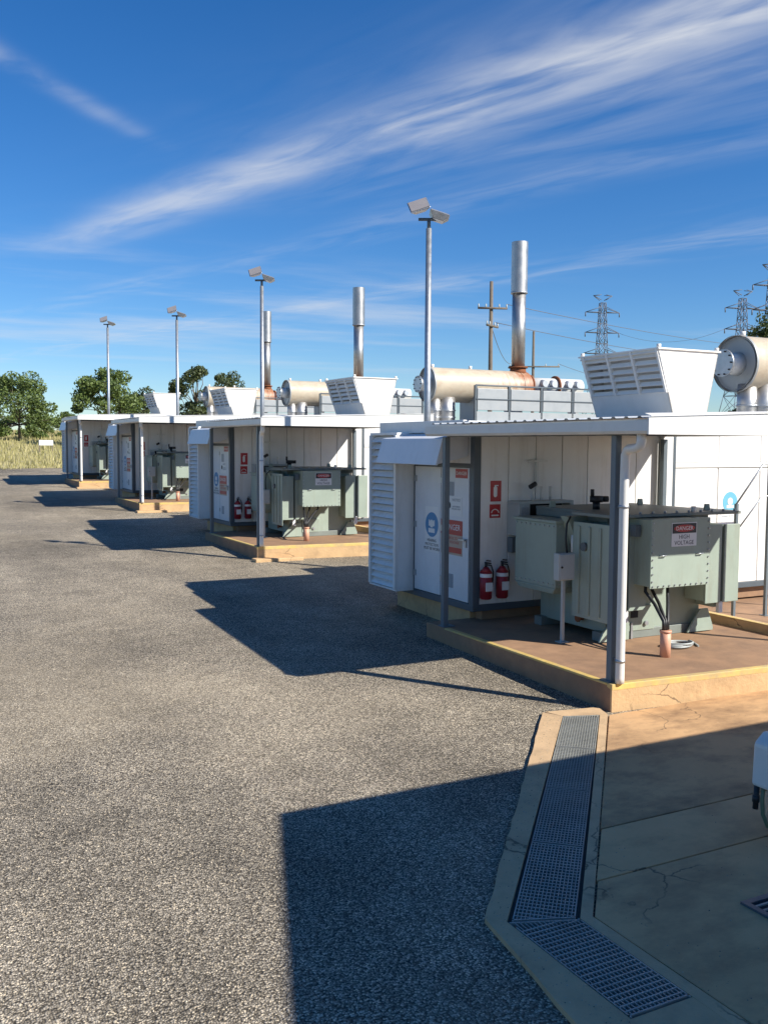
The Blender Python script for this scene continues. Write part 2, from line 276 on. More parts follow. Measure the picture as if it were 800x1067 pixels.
# ------------------------------------------------------------------ mesh builder
class MB:
    def __init__(s): s.v = []; s.f = []; s.sm = []
    def add(s, vs_, fs, smooth=False):
        k = len(s.v); s.v += [tuple(p) for p in vs_]
        for f in fs: s.f.append(tuple(i + k for i in f)); s.sm.append(smooth)
        return s
    def box(s, x0, x1, y0, y1, z0, z1):
        return s.add([(x0, y0, z0), (x1, y0, z0), (x1, y1, z0), (x0, y1, z0), (x0, y0, z1), (x1, y0, z1), (x1, y1, z1), (x0, y1, z1)],
                     [(3, 2, 1, 0), (4, 5, 6, 7), (0, 1, 5, 4), (1, 2, 6, 5), (2, 3, 7, 6), (3, 0, 4, 7)])
    def hexa(s, b, t):      # four bottom points, four top points (counter-clockwise seen from above)
        return s.add(list(b) + list(t), [(3, 2, 1, 0), (4, 5, 6, 7), (0, 1, 5, 4), (1, 2, 6, 5), (2, 3, 7, 6), (3, 0, 4, 7)])
    def prism(s, prof, axis, a0, a1):
        n = len(prof)
        def P(p, a): return {'x': (a, p[0], p[1]), 'y': (p[0], a, p[1]), 'z': (p[0], p[1], a)}[axis]
        vs_ = [P(p, a0) for p in prof] + [P(p, a1) for p in prof]
        fs = [(i, (i + 1) % n, n + (i + 1) % n, n + i) for i in range(n)] + [tuple(range(n - 1, -1, -1)), tuple(range(n, 2 * n))]
        return s.add(vs_, fs)
    def cyl(s, p0, p1, r0, r1=None, n=16, caps=True, smooth=True):
        r1 = r0 if r1 is None else r1
        p0, p1 = Vector(p0), Vector(p1); d = (p1 - p0).normalized()
        a = Vector((0, 0, 1)) if abs(d.z) < 0.9 else Vector((1, 0, 0)); e1 = d.cross(a).normalized(); e2 = d.cross(e1)
        k = len(s.v); vs_ = []
        for p, r in ((p0, r0), (p1, r1)):
            for i in range(n):
                t = 2 * math.pi * i / n; vs_.append(p + (e1 * math.cos(t) + e2 * math.sin(t)) * r)
        s.add(vs_, [(i, (i + 1) % n, n + (i + 1) % n, n + i) for i in range(n)], smooth)
        if caps:
            s.f.append(tuple(k + i for i in range(n - 1, -1, -1))); s.sm.append(False)
            s.f.append(tuple(k + n + i for i in range(n))); s.sm.append(False)
        return s
    def tube(s, pts, r, n=8):
        pts = [Vector(p) for p in pts]; rs = r if isinstance(r, (list, tuple)) else [r] * len(pts)
        k = len(s.v); m = len(pts); vs_ = []
        up = None
        for i, p in enumerate(pts):
            d = (pts[min(i + 1, m - 1)] - pts[max(i - 1, 0)]).normalized()
            if up is None:
                a = Vector((0, 0, 1)) if abs(d.z) < 0.9 else Vector((1, 0, 0)); up = d.cross(a).normalized()
            e1 = (up - d * up.dot(d)).normalized(); up = e1; e2 = d.cross(e1)
            for j in range(n):
                t = 2 * math.pi * j / n; vs_.append(p + (e1 * math.cos(t) + e2 * math.sin(t)) * rs[i])
        fs = [(i * n + j, i * n + (j + 1) % n, (i + 1) * n + (j + 1) % n, (i + 1) * n + j) for i in range(m - 1) for j in range(n)]
        s.add(vs_, fs, True)
        s.f.append(tuple(k + j for j in range(n - 1, -1, -1))); s.sm.append(False)
        s.f.append(tuple(k + (m - 1) * n + j for j in range(n))); s.sm.append(False)
        return s
    def mesh(s, name, material, off=(0, 0, 0)):
        me = bpy.data.meshes.new(name)
        ox, oy, oz = off
        me.from_pydata([(x - ox, y - oy, z - oz) for x, y, z in s.v], [], s.f)
        me.polygons.foreach_set('use_smooth', s.sm)
        me.materials.append(MT[material]); me.update()
        return me

def link(o, parent=None):
    col.objects.link(o)
    if parent is not None: o.parent = parent
    return o
def tag(o, label, cat, group=None):
    o['label'] = label; o['category'] = cat
    if group: o['group'] = group
    return o
def thing(name, base, label, cat, group=None):
    o = bpy.data.objects.new(name, None); o.location = base; o.empty_display_size = 0.1; link(o)
    o['base'] = list(base); tag(o, label, cat, group)
    return o
def root_base(o):
    while o.parent: o = o.parent
    return tuple(o['base'])
def bev(o, w, seg=2):
    m = o.modifiers.new('bevel', 'BEVEL'); m.width = w; m.segments = seg; m.limit_method = 'ANGLE'; m.angle_limit = R(40)
def part(name, mb, material, parent, bevel=0.0, label=None):
    """a mesh part; coordinates are given in the same frame as the root's base"""
    o = bpy.data.objects.new(name, mb.mesh(name, material, root_base(parent))); link(o, parent)
    if bevel: bev(o, bevel)
    if label: o['label'] = label
    return o
def pieces(name, mesh_mb, material, parent, offsets, bevel=0.0):
    """alike pieces share one mesh; offsets in the root's frame"""
    me = mesh_mb.mesh(name, material)
    bx, by, bz = root_base(parent); res = []
    for q in offsets:
        o = bpy.data.objects.new(name, me); link(o, parent); o.location = (q[0] - bx, q[1] - by, q[2] - bz)
        if len(q) > 3: o.rotation_euler = q[3]
        if bevel: bev(o, bevel)
        res.append(o)
    return res
def structure(name, mb, material, bevel=0.0, parent=None):
    o = bpy.data.objects.new(name, mb.mesh(name, material)); link(o, parent)
    if parent is None: o['kind'] = 'structure'
    if bevel: bev(o, bevel)
    return o
def dup(root, delta, label=None):
    def rec(o, par):
        c = o.copy(); col.objects.link(c); c.parent = par
        for ch in kids.get(o.name, []): rec(ch, c)
        return c
    r = rec(root, None)
    r.location = Vector(root.location) + Vector(delta); r['base'] = list(r.location)
    if label: r['label'] = label
    return r
kids = {}
def index_children():
    kids.clear()
    for o in bpy.data.objects:
        if o.parent: kids.setdefault(o.parent.name, []).append(o)

_txt = {}
def lettering(text, size, origin, facing, material, parent, name='lettering'):
    """flat print: text mesh centred on origin, facing '-y' or '-x'"""
    key = (text, material, size)
    if key not in _txt:
        cu = bpy.data.curves.new('lettering', 'FONT'); cu.body = text; cu.size = size; cu.align_x = 'CENTER'; cu.align_y = 'CENTER'
        cu.extrude = 0.0005; cu.resolution_u = 2
        ob = bpy.data.objects.new('tmp_text', cu); col.objects.link(ob)
        bpy.context.view_layer.update()
        me = bpy.data.meshes.new_from_object(ob.evaluated_get(bpy.context.evaluated_depsgraph_get()))
        me.materials.clear(); me.materials.append(MT[material])
        bpy.data.objects.remove(ob); _txt[key] = me
    o = bpy.data.objects.new(name, _txt[key]); link(o, parent)
    b = root_base(parent); o.location = [origin[i] - b[i] for i in range(3)]
    o.rotation_euler = (R(90), 0, 0) if facing == '-y' else (R(90), 0, R(-90))
    return o

# ------------------------------------------------------------------ terrain
GY = [(-80, 0), (0, 0), (11.6, 0.27), (23, 0.55), (33.5, 0.86), (50, 1.35), (120, 4.25), (170, 5.1), (400, 5.6), (5000, 5.6)]
def gz(y):
    for (a, za), (b, zb) in zip(GY, GY[1:]):
        if y <= b: return za + (zb - za) * max(0, (y - a)) / (b - a)
    return GY[-1][1]
mb = MB(); ys = [-5000, -80, 0, 11.6, 23, 33.5, 50, 60, 80, 100, 120, 145, 170, 250, 400, 1000, 5000]
xs = [-5000, -300, -60, 0, 60, 300, 5000]
for j, y in enumerate(ys):
    for x in xs: mb.v.append((x, y, gz(y) - 0.06))
for j in range(len(ys) - 1):
    for i in range(len(xs) - 1):
        a = j * len(xs) + i; mb.f.append((a, a + 1, a + 1 + len(xs), a + len(xs))); mb.sm.append(True)
structure('terrain', mb, 'field')
mb = MB(); ys = [-60, -20, 0, 5.8, 11.6, 17, 23, 28, 33.5, 42, 49]; xs = [-70, -20, 0, 20, 70]
for y in ys:
    for x in xs: mb.v.append((x, y, gz(y)))
for j in range(len(ys) - 1):
    for i in range(len(xs) - 1):
        a = j * len(xs) + i; mb.f.append((a, a + 1, a + 1 + len(xs), a + len(xs))); mb.sm.append(True)
structure('gravel_yard', mb, 'gravel')

# loose chips lying on the seal, near the camera
def scatter_mesh(name, verts, faces, material, label, cat):
    me = bpy.data.meshes.new(name); me.from_pydata(verts.tolist(), [], faces.tolist()); me.materials.append(MT[material]); me.update()
    o = bpy.data.objects.new(name, me); link(o); o['kind'] = 'stuff'; tag(o, label, cat); return o
n = 52000
t = rng.random(n)
cx = rng.uniform(-8.3, 1.5, n); cy = -4.9 + 15.5 * t ** 1.7
ok = ~((cx > -3.95 - 0.0 * cy) & (cy < 0.75) & (cy < (cx + 0.62) * 1.105 + 0.55 + 0.35)) & (cx < -0.15) & ~((cx > -4.1) & (cy < -2.9))
cx, cy = cx[ok], cy[ok]; n = len(cx)
octa = np.array([(1, 0, 0), (0, 1, 0), (-1, 0, 0), (0, -1, 0), (0, 0, 0.75), (0, 0, -0.4)], float)
of = np.array([(0, 1, 4), (1, 2, 4), (2, 3, 4), (3, 0, 4), (1, 0, 5), (2, 1, 5), (3, 2, 5), (0, 3, 5)])
sz = rng.uniform(0.0035, 0.0085, n); an = rng.uniform(0, 6.28, n); st = rng.uniform(0.6, 1.3, n)
V = octa[None] * sz[:, None, None]; V = V * (1 + rng.uniform(-0.3, 0.3, (n, 6, 1)))
x_ = V[:, :, 0] * st[:, None]; y_ = V[:, :, 1]
V = np.stack([x_ * np.cos(an)[:, None] - y_ * np.sin(an)[:, None], x_ * np.sin(an)[:, None] + y_ * np.cos(an)[:, None], V[:, :, 2]], 2)
gzs = np.interp(cy, [p[0] for p in GY], [p[1] for p in GY])
V += np.stack([cx, cy, gzs + 0.001], 1)[:, None, :]
scatter_mesh('loose_gravel', V.reshape(-1, 3), (of[None] + (np.arange(n) * 6)[:, None, None]).reshape(-1, 3), 'chips', 'tan and grey stone chips loose on the sealed yard', 'gravel')

def grit(name, n_, xr, yr, keep, z0, material, label, cat, s0, s1):
    x = rng.uniform(*xr, n_); y = rng.uniform(*yr, n_); k_ = keep(x, y); x, y = x[k_], y[k_]; m_ = len(x)
    v_ = octa[None] * rng.uniform(s0, s1, m_)[:, None, None] * (1 + rng.uniform(-0.35, 0.35, (m_, 6, 1))); v_ = v_ + np.stack([x, y, np.full(m_, z0)], 1)[:, None, :]
    scatter_mesh(name, v_.reshape(-1, 3), (of[None] + (np.arange(m_) * 6)[:, None, None]).reshape(-1, 3), material, label, cat)
# ------------------------------------------------------------------ concrete apron and trench drain
dv = Vector((-2.84, -3.15)).normalized(); nv = Vector((-dv.y, dv.x))        # drain direction and its right-hand normal (towards the concrete)
if nv.x < 0: nv = -nv
TOP = 0.03
# trench outline in plan: left and right grate edges at the head, the elbow and the end
HL, HR = Vector((-0.60, 0.00)), Vector((-0.23, -0.13))
EL, ER = Vector((-3.47, -3.15)), Vector((-3.07, -3.31))
TL, TR = Vector((-3.47, -4.17)), Vector((-3.07, -4.17))
def flat(pts, z0, z1):
    m = MB(); n_ = len(pts)
    m.add([(p[0], p[1], z0) for p in pts] + [(p[0], p[1], z1) for p in pts],
          [tuple(range(n_ - 1, -1, -1)), tuple(range(n_, 2 * n_))] + [(i, (i + 1) % n_, n_ + (i + 1) % n_, n_ + i) for i in range(n_)])
    return m
def flip(m):
    m.f = [tuple(reversed(f)) for f in m.f]; return m
OHL, OEL, OTL = Vector((-0.70, 0.20)), Vector((-3.56, -3.06)), Vector((-4.05, -6.0))
# left border strip, irregular outer edge
def ragged(a, b, n_, amp):
    d = (b - a); nn = Vector((-d.y, d.x)).normalized()
    return [a + d * (i / n_) + nn * random.uniform(-amp, amp) for i in range(1, n_)]
left = [HL, EL, TL, Vector((-3.47, -6.0)), OTL] + ragged(OTL, OEL, 14, 0.009) + [OEL] + ragged(OEL, OHL, 30, 0.008) + [OHL]
structure('drain_border', flip(flat(left, -0.1, TOP)), 'surround')
KHR, KER, KTR = Vector((-0.15, -0.155)), Vector((-2.99, -3.325)), Vector((-2.99, -6.0))
structure('drain_border', flip(flat([HR, KHR, KER, KTR, Vector((-3.07, -6.0)), TR, ER], -0.1, TOP)), 'surround')
structure('drain_border', flat([OHL + Vector((0.03, 0)), HL + Vector((0.0, 0.004)), HR + Vector((0, 0.004)), KHR + Vector((0.0, 0.004)), Vector((-0.06, 0.10))], -0.1, TOP), 'surround')
structure('drain_border', flat([TL + Vector((0, -0.004)), Vector((-3.47, -6.0)), Vector((-3.07, -6.0)), TR + Vector((0, -0.004))], -0.1, TOP - 0.002), 'surround')
structure('trench_floor', flat([HL, EL, TL, TR, ER, HR], -0.1, 0.005), 'trench')  # shallow dark sheet; the pit's shade is painted, no real depth below
# apron slabs with open joints between them
g_ = 0.007
def edge_x(y): return KHR.x + (KER.x - KHR.x) * (KHR.y - y) / (KHR.y - KER.y) if y > KER.y else KER.x
def apron(y0, y1, x1, x0=None, top=TOP - 0.004, material='apron'):
    pts = [Vector((edge_x(y1) + g_ * 2 if x0 is None else x0, y1 - g_)), Vector((edge_x(y0) + g_ * 2 if x0 is None else x0, y0 + g_)), Vector((x1 - g_, y0 + g_)), Vector((x1 - g_, y1 - g_))]
    if x0 is None and y0 < KER.y < y1: pts.insert(1, Vector((KER.x + g_ * 2, KER.y)))
    structure('apron_slab', flat(pts, -0.1, top), material, 0.004)
apron(-2.36, -0.16, 3.8)
apron(-2.98, -2.364, 3.8, None, TOP - 0.003, 'apron2')
apron(-5.9, -2.98, -0.9, None, TOP - 0.004, 'apron2')
apron(-5.9, -2.98, 3.8, -0.9, TOP - 0.004, 'apron2')
apron(-5.9, -0.16, 14, 3.8)
structure('joint_filler', flat([KHR + Vector((0.1, -0.05)), KER + Vector((0.004, 0)), Vector((-2.98, -5.95)), Vector((13.9, -5.95)), Vector((13.9, -0.22))], -0.1, 0.008), 'dark')

def dist_line(x, y, a, b):
    d_ = (b - a).normalized(); return (x - a.x) * d_.y - (y - a.y) * d_.x
grit('apron_grit', 9000, (-3.0, 2.6), (-4.4, -0.2), lambda x, y: (x > np.interp(y, [-6, KER.y, KHR.y], [KER.x, KER.x, KHR.x]) + 0.02) & (rng.random(len(x)) < 0.05 + 0.5 * np.exp(-(x - np.interp(y, [-6, KER.y, KHR.y], [KER.x, KER.x, KHR.x])) / 0.18)), TOP - 0.003, 'chips', 'scattered grit and stone chips lying on the concrete apron', 'grit', 0.002, 0.005)
grit('drain_grit', 5000, (-3.7, -0.4), (-4.4, 0.1), lambda x, y: (x < np.interp(y, [-6, EL.y, HL.y], [EL.x, EL.x, HL.x]) - 0.01) & (x > np.interp(y, [-6, OEL.y, OHL.y], [OTL.x, OEL.x, OHL.x]) + 0.012), TOP + 0.001, 'chips', 'stone chips lying on the concrete border left of the trench drain', 'grit', 0.002, 0.0055)

def grate(name, p, q, width, label, cutA=0.0, cutB=0.0):
    """bar grating between plan points p and q; width to the side; real bars"""
    d = (q - p); L_ = d.length; d.normalize(); s = Vector((-d.y, d.x))
    t_ = thing(name, (p.x, p.y, 0.005), label, 'drain grate', 'steel grates over the trench drain')
    hw = width / 2
    def bar(m, a0, a1, b0, b1, z0, z1):
        pts = [p + d * a0 + s * b0, p + d * a1 + s * b0, p + d * a1 + s * b1, p + d * a0 + s * b1]
        m.hexa([(k.x, k.y, z0) for k in pts], [(k.x, k.y, z1) for k in pts])
    def lo(b): return cutA * b           # skewed end cuts
    def hi(b): return L_ - cutB * b
    fr = MB()
    for b in (-hw + 0.004, hw - 0.004): bar(fr, max(0, lo(b)) , hi(b), b - 0.004, b + 0.004, 0.006, TOP + 0.002)
    for fn, sgn in ((lo, 1), (hi, -1)):
        pts = [p + d * (fn(-hw) + sgn * 0.012) + s * -hw, p + d * (fn(-hw) + sgn * 0.022) + s * -hw, p + d * (fn(hw) + sgn * 0.022) + s * hw, p + d * (fn(hw) + sgn * 0.012) + s * hw]
        if sgn < 0: pts = [pts[1], pts[0], pts[3], pts[2]]
        fr.hexa([(k.x, k.y, 0.006) for k in pts], [(k.x, k.y, TOP + 0.002) for k in pts])
    part('frame', fr, 'grate', t_)
    br = MB(); nb = 15
    for i in range(1, nb):
        b = -hw + width * i / nb; bar(br, lo(b) + 0.015, hi(b) - 0.015, b - 0.0028, b + 0.0028, 0.007, TOP)
    o = part('bearing_bars', br, 'grate', t_); o['kind'] = 'stuff'
    rd = MB(); a = 0.05
    while a < L_ + 0.3:
        bs = [b for b in np.linspace(-hw, hw, 21) if lo(b) + 0.01 < a < hi(b) - 0.01]
        if len(bs) > 2: bar(rd, a - 0.0045, a + 0.0045, bs[0], bs[-1], 0.016, TOP + 0.001)
        a += 0.042
    o = part('cross_rods', rd, 'grate', t_); o['kind'] = 'stuff'
    return t_
c0 = (HL + HR) / 2; c1 = (EL + ER) / 2; c2 = (TL + TR) / 2
dd = (c1 - c0).normalized(); ss = Vector((-dd.y, dd.x))
skA = (HL - HR).dot(dd) / (HL - HR).dot(ss); 
gw = abs((HR - HL).dot(ss)) - 0.012
skE = -(EL - ER).dot(dd) / (EL - ER).dot(ss)
cuts = [0, 0.25, 0.5, 0.75, 1.0]
names = ['grate at the sunlit upper end of the trench drain', 'second grate down the trench drain, lying half in shadow',
         'third grate down the trench drain, all in shadow', 'grate just above the bend of the trench drain']
for i in range(4):
    grate('drain_grate', c0 + (c1 - c0) * cuts[i], c0 + (c1 - c0) * cuts[i + 1], gw, 'grey steel bar ' + names[i], skA if i == 0 else 0, skE if i == 3 else 0)
dd2 = (c2 - c1).normalized(); ss2 = Vector((-dd2.y, dd2.x))
skE2 = (EL - ER).dot(dd2) / (EL - ER).dot(ss2)
grate('drain_grate', c1, c2, 0.388, 'grey steel bar grate below the bend of the trench drain, at the bottom edge', skE2, 0)
# square sump grate in the apron
t_ = thing('sump_grate', (-2.1, -4.2, TOP - 0.004), 'small square sump grate set in the stained concrete at the right edge', 'drain grate')
fr = MB()
for a in ((-2.1, -1.5, -4.2, -4.16), (-2.1, -1.5, -3.64, -3.6), (-2.1, -2.06, -4.16, -3.64), (-1.54, -1.5, -4.16, -3.64)): fr.box(*a, TOP - 0.003, TOP + 0.012)
part('frame', fr, 'slate', t_)
part('sump_well', MB().box(-2.06, -1.54, -4.16, -3.64, TOP - 0.003, TOP + 0.001), 'dark', t_)
pieces('bar', MB().box(-0.26, 0.26, -0.007, 0.007, 0, 0.010), 'grate', t_, [(-1.8, -4.12 + 0.055 * i, TOP + 0.0015) for i in range(9)])

# ------------------------------------------------------------------ a generator unit, built once in its own frame and copied
ORD = ['nearest', 'second nearest', 'third nearest', 'farthest']
UNIT = [(0, 0, 0), (0.3, 11.58, 0.27), (0.4, 22.95, 0.55), (0.3, 33.5, 0.86)]
protos = []     # (root, label format, number of units that get it)
def proto(root, fmt, which=(0, 1, 2, 3)):
    root['label'] = fmt.format(ORD[0]); protos.append((root, fmt, which)); return root

# --- concrete pad
L0 = 0.29
pad = thing('concrete_pad', (0, 0, 0), '', 'concrete pad', 'concrete pads under the units')
front = lambda x: -0.04 - 0.075 * x
m = MB(); m.hexa([(0, front(0), -0.3), (3.62, front(3.62), -0.3), (3.62, 3.8, -0.3), (0, 3.8, -0.3)], [(0, front(0), L0), (3.62, front(3.62), L0), (3.62, 3.8, L0), (0, 3.8, L0)])
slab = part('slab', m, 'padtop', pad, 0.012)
m = MB(); m.hexa([(-0.006, front(0) - 0.006, -0.3), (3.62, front(3.62) - 0.006, -0.3), (3.62, front(3.62) + 0.02, -0.3), (-0.006, front(0) + 0.02, -0.3)],
                 [(-0.006, front(0) - 0.006, L0 - 0.02), (3.62, front(3.62) - 0.006, L0 - 0.02), (3.62, front(3.62) + 0.02, L0 - 0.02), (-0.006, front(0) + 0.02, L0 - 0.02)])
part('front_face', m, 'concrete', pad)
m = MB(); m.hexa([(-0.008, front(0) - 0.008, L0 - 0.06), (3.6, front(3.6) - 0.008, L0 - 0.06), (3.6, front(3.6) + 0.075, L0 - 0.035), (-0.008, front(0) + 0.075, L0 - 0.035)],
                 [(-0.008, front(0) - 0.008, L0 + 0.005), (3.6, front(3.6) - 0.008, L0 + 0.005), (3.6, front(3.6) + 0.075, L0 + 0.005), (-0.008, front(0) + 0.075, L0 + 0.005)])
part('edge_stripe', m, 'yellow', pad, 0.006)
part('edge_stripe', MB().box(-0.007, 0.07, front(0) + 0.08, 3.3, L0 - 0.02, L0 + 0.004), 'yellow', pad, 0.005)
part('kerb', MB().box(3.62, 3.76, front(3.7), 3.55, -0.3, L0 + 0.12), 'concrete', pad, 0.012)
part('edge_stripe', MB().box(3.615, 3.70, front(3.7) + 0.01, 3.54, L0 + 0.118, L0 + 0.125), 'yellow', pad)
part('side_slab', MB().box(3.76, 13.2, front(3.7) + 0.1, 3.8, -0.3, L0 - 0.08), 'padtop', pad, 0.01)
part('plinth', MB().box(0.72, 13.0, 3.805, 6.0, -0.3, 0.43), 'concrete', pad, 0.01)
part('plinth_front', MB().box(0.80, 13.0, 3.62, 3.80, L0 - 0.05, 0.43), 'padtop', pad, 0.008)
proto(pad, '{} concrete pad with yellow edge stripe, carrying a transformer and enclosure')

# --- generator enclosure
X0, X1, Y0, Y1, ZB, ZR = 0.57, 12.8, 3.5, 6.12, 0.53, 3.06
en = thing('generator_enclosure', (X0, Y0, 0.43), '', 'enclosure', 'white generator enclosures in a row')
part('shell', MB().box(X0 + 0.05, X1, Y0 + 0.05, Y1 - 0.01, ZB, ZR), 'cream', en)
part('base_rail', MB().box(X0 + 0.004, X1, Y0 + 0.006, Y1, 0.43, ZB), 'slate', en, 0.01)
part('roof', MB().box(X0 - 0.07, X1 + 0.05, Y0 + 0.06, Y1 + 0.07, ZR - 0.02, ZR + 0.03), 'zinc', en, 0.008)
part('roof_cap', MB().box(X0 - 0.085, X0 - 0.02, Y0 + 0.17, Y1 + 0.085, ZR - 0.13, ZR + 0.045), 'cream', en, 0.008)
# long wall: narrow vertical panels with recessed joints, wider ones beyond the pilaster
w = 0.468
pieces('wall_panel', MB().box(0, w - 0.012, 0, 0.045, 0, ZR - 0.14 - ZB), 'white', en, [(X0 + 0.11 + i * w, Y0 + 0.004, ZB) for i in range(7)], 0.006)
part('pilaster', MB().box(3.96, 4.17, Y0 - 0.06, Y0 + 0.049, ZB, ZR - 0.02), 'white', en, 0.008)
part('corner_post', MB().box(X0 - 0.012, X0 + 0.10, Y0 - 0.012, Y0 + 0.09, ZB - 0.05, ZR - 0.10), 'slate', en, 0.006)
part('cladding_post', MB().box(4.20, 4.26, Y0 - 0.03, Y0 + 0.049, ZB, ZR - 0.02), 'slate', en, 0.004)
part('wall_band', MB().box(4.27, X1, Y0 - 0.012, Y0 + 0.049, 2.42, 2.50), 'cream', en, 0.006)
pieces('top_panel', MB().box(0, 0.94, 0, 0.045, 0, 0.54), 'white', en, [(4.27 + i * 0.95, Y0 + 0.004, 2.505) for i in range(9)], 0.006)
pieces('side_panel', MB().box(0, 0.93, 0, 0.040, 0, 1.88), 'white', en, [(4.27 + i * 0.95, Y0 + 0.004, ZB) for i in range(9)], 0.01)
# end wall: header, two door leaves, dark frame
part('header_panel', MB().box(X0 + 0.002, X0 + 0.049, 3.60, 5.2, 2.50, ZR - 0.02), 'white', en, 0.004)
part('door_frame', MB().box(X0 + 0.006, X0 + 0.049, 3.59, 5.24, 2.44, 2.499).box(X0 + 0.006, X0 + 0.049, 5.165, 5.235, ZB, 2.44), 'slate', en)
for y0, y1 in ((3.625, 4.375), (4.395, 5.155)):
    d_ = part('door', MB().box(X0 - 0.006, X0 + 0.045, y0, y1, ZB + 0.012, 2.435), 'door', en, 0.006)
    pieces('hinge', MB().box(X0 - 0.02, X0 - 0.006, -0.03, 0.03, 0, 0.09), 'galv', d_, [(0, y0 + 0.03 if y0 > 4.0 else y1 - 0.03, zz_) for zz_ in (0.75, 1.5, 2.2)] if y0 < 4 else [(0, y1 - 0.03, zz_) for zz_ in (0.75, 1.5, 2.2)])
    if y0 < 4:
        hd = MB().box(X0 - 0.03, X0 - 0.006, y0 + 0.03, y0 + 0.07, 1.32, 1.44).box(X0 - 0.055, X0 - 0.03, y0 + 0.035, y0 + 0.20, 1.41, 1.435)
        part('handle', hd, 'galv', d_)
        for zc_ in (2.13, 0.80):
            part('vent_grille', MB().box(X0 - 0.012, X0 - 0.006, 4.02, 4.18, zc_ - 0.10, zc_ + 0.10), 'inkgrey', d_)
part('louvre_backing', MB().box(X0 + 0.01, X0 + 0.049, 5.24, 6.10, ZB, ZR - 0.02), 'white', en)
# louvred air box standing off the end wall
lb = part('louvre_box', MB().box(0.27, X0 + 0.008, 5.21, 6.12, 0.50, 0.53).box(0.27, X0 + 0.008, 5.21, 6.12, 2.90, 2.94)
          .box(0.25, X0 + 0.008, 5.21, 5.27, 0.53, 2.90).box(0.25, X0 + 0.008, 6.06, 6.12, 0.53, 2.90).box(0.40, 0.42, 5.27, 6.06, 0.53, 2.90), 'white', en, 0.005)
prof = [(0.0, 0.0), (0.012, 0.0), (0.085, 0.075), (0.085, 0.087), (0.073, 0.087)]
pieces('louvre_slat', MB().prism(prof, 'y', 0, 0.786), 'white', lb, [(0.262, 5.272, 0.545 + i * 0.107) for i in range(22)])
# hood over the door and the louvres
prof = [(X0 - 0.02, 2.93), (0.13, 2.845), (0.02, 2.48), (0.05, 2.475), (0.16, 2.82), (X0 - 0.02, 2.89)]
hd = part('door_hood', MB().prism(prof, 'y', 3.62, 5.42), 'door', en, 0.004)
for yy in (3.622, 5.39):
    part('hood_cheek', MB().prism([(X0 - 0.03, 2.90), (0.15, 2.83), (0.045, 2.49), (X0 - 0.03, 2.60)], 'y', yy, yy + 0.025), 'door', hd)
# cable entry box on the long wall
cbx = part('entry_box', MB().box(1.12, 2.06, Y0 - 0.30, Y0 - 0.005, 1.94, 1.98).box(1.12, 2.06, Y0 - 0.30, Y0 - 0.005, 1.50, 1.53)
           .box(1.12, 1.30, Y0 - 0.30, Y0 - 0.005, 1.53, 1.94).box(2.0, 2.06, Y0 - 0.30, Y0 - 0.005, 1.53, 1.94).box(1.3, 2.0, Y0 - 0.10, Y0 - 0.005, 1.53, 1.94), 'grey', en, 0.006)
part('side_grille', MB().box(1.15, 1.27, Y0 - 0.308, Y0 - 0.30, 1.56, 1.9), 'inkgrey', cbx)
part('dark_opening', MB().box(1.302, 1.998, Y0 - 0.108, Y0 - 0.10, 1.535, 1.935), 'dark', cbx)
pieces('riser_pipe', MB().cyl((0, 0, 0), (0, 0, 0.2), 0.02, n=10), 'cream', cbx, [(1.45, Y0 - 0.15, 1.975), (1.60, Y0 - 0.15, 1.975), (1.76, Y0 - 0.15, 1.975)])
part('riser_valve', MB().cyl((1.40, Y0 - 0.15, 2.17), (1.50, Y0 - 0.15, 2.22), 0.035, n=8), 'black', cbx)
part('cable_bracket', MB().box(1.59, 1.62, Y0 - 0.05, Y0 - 0.004, 2.17, 2.52).box(1.46, 1.75, Y0 - 0.09, Y0 - 0.004, 2.52, 2.55), 'cream', en)
part('switch_box', MB().box(1.13, 1.26, Y0 - 0.12, Y0 - 0.004, 1.25, 1.46), 'post', en, 0.006)
# signs on the end wall doors
def plate(name, parent, facing, a0, a1, z0, z1, at, material, th=0.003, label=None):
    if facing == '-x': m_ = MB().box(at - th, at, a0, a1, z0, z1)
    else: m_ = MB().box(a0, a1, at - th, at, z0, z1)
    return part(name, m_, material, parent, 0, label)
def disc(name, parent, facing, a, z, r, at, material, th=0.003):
    if facing == '-x': m_ = MB().cyl((at - th, a, z), (at, a, z), r, n=28, smooth=False)
    else: m_ = MB().cyl((a, at - th, z), (a, at, z), r, n=28, smooth=False)
    return part(name, m_, material, parent)
xd = X0 - 0.006
s = plate('mandatory_sign', en, '-x', 4.43, 4.83, 1.16, 1.84, xd, 'signwhite', label='white notice with blue hearing protection disc on the door')
disc('blue_disc', s, '-x', 4.63, 1.57, 0.185, xd - 0.003, 'signblue')
hm = MB().cyl((xd - 0.009, 4.63, 1.585), (xd - 0.0063, 4.63, 1.585), 0.06, n=18, smooth=False).box(xd - 0.009, xd - 0.0063, 4.54, 4.72, 1.45, 1.515).box(xd - 0.009, xd - 0.0063, 4.545, 4.575, 1.55, 1.64).box(xd - 0.009, xd - 0.0063, 4.685, 4.715, 1.55, 1.64)
part('headset_symbol', hm, 'signwhite', s)
lettering('HEARING\nPROTECTION\nMUST BE WORN', 0.062, (xd - 0.0045, 4.63, 1.27), '-x', 'ink', s)
s = plate('danger_sign', en, '-x', 3.78, 4.36, 1.18, 1.68, xd, 'signtan', label='red and tan danger sign on the right door leaf')
plate('red_band', s, '-x', 3.78, 4.36, 1.47, 1.68, xd - 0.003, 'signred', 0.002)
lettering('DANGER', 0.12, (xd - 0.0062, 4.07, 1.575), '-x', 'signwhite', s)
lettering('AUTOMATIC START\nHIGH VOLTAGE', 0.058, (xd - 0.0042, 4.07, 1.39), '-x', 'signred', s)
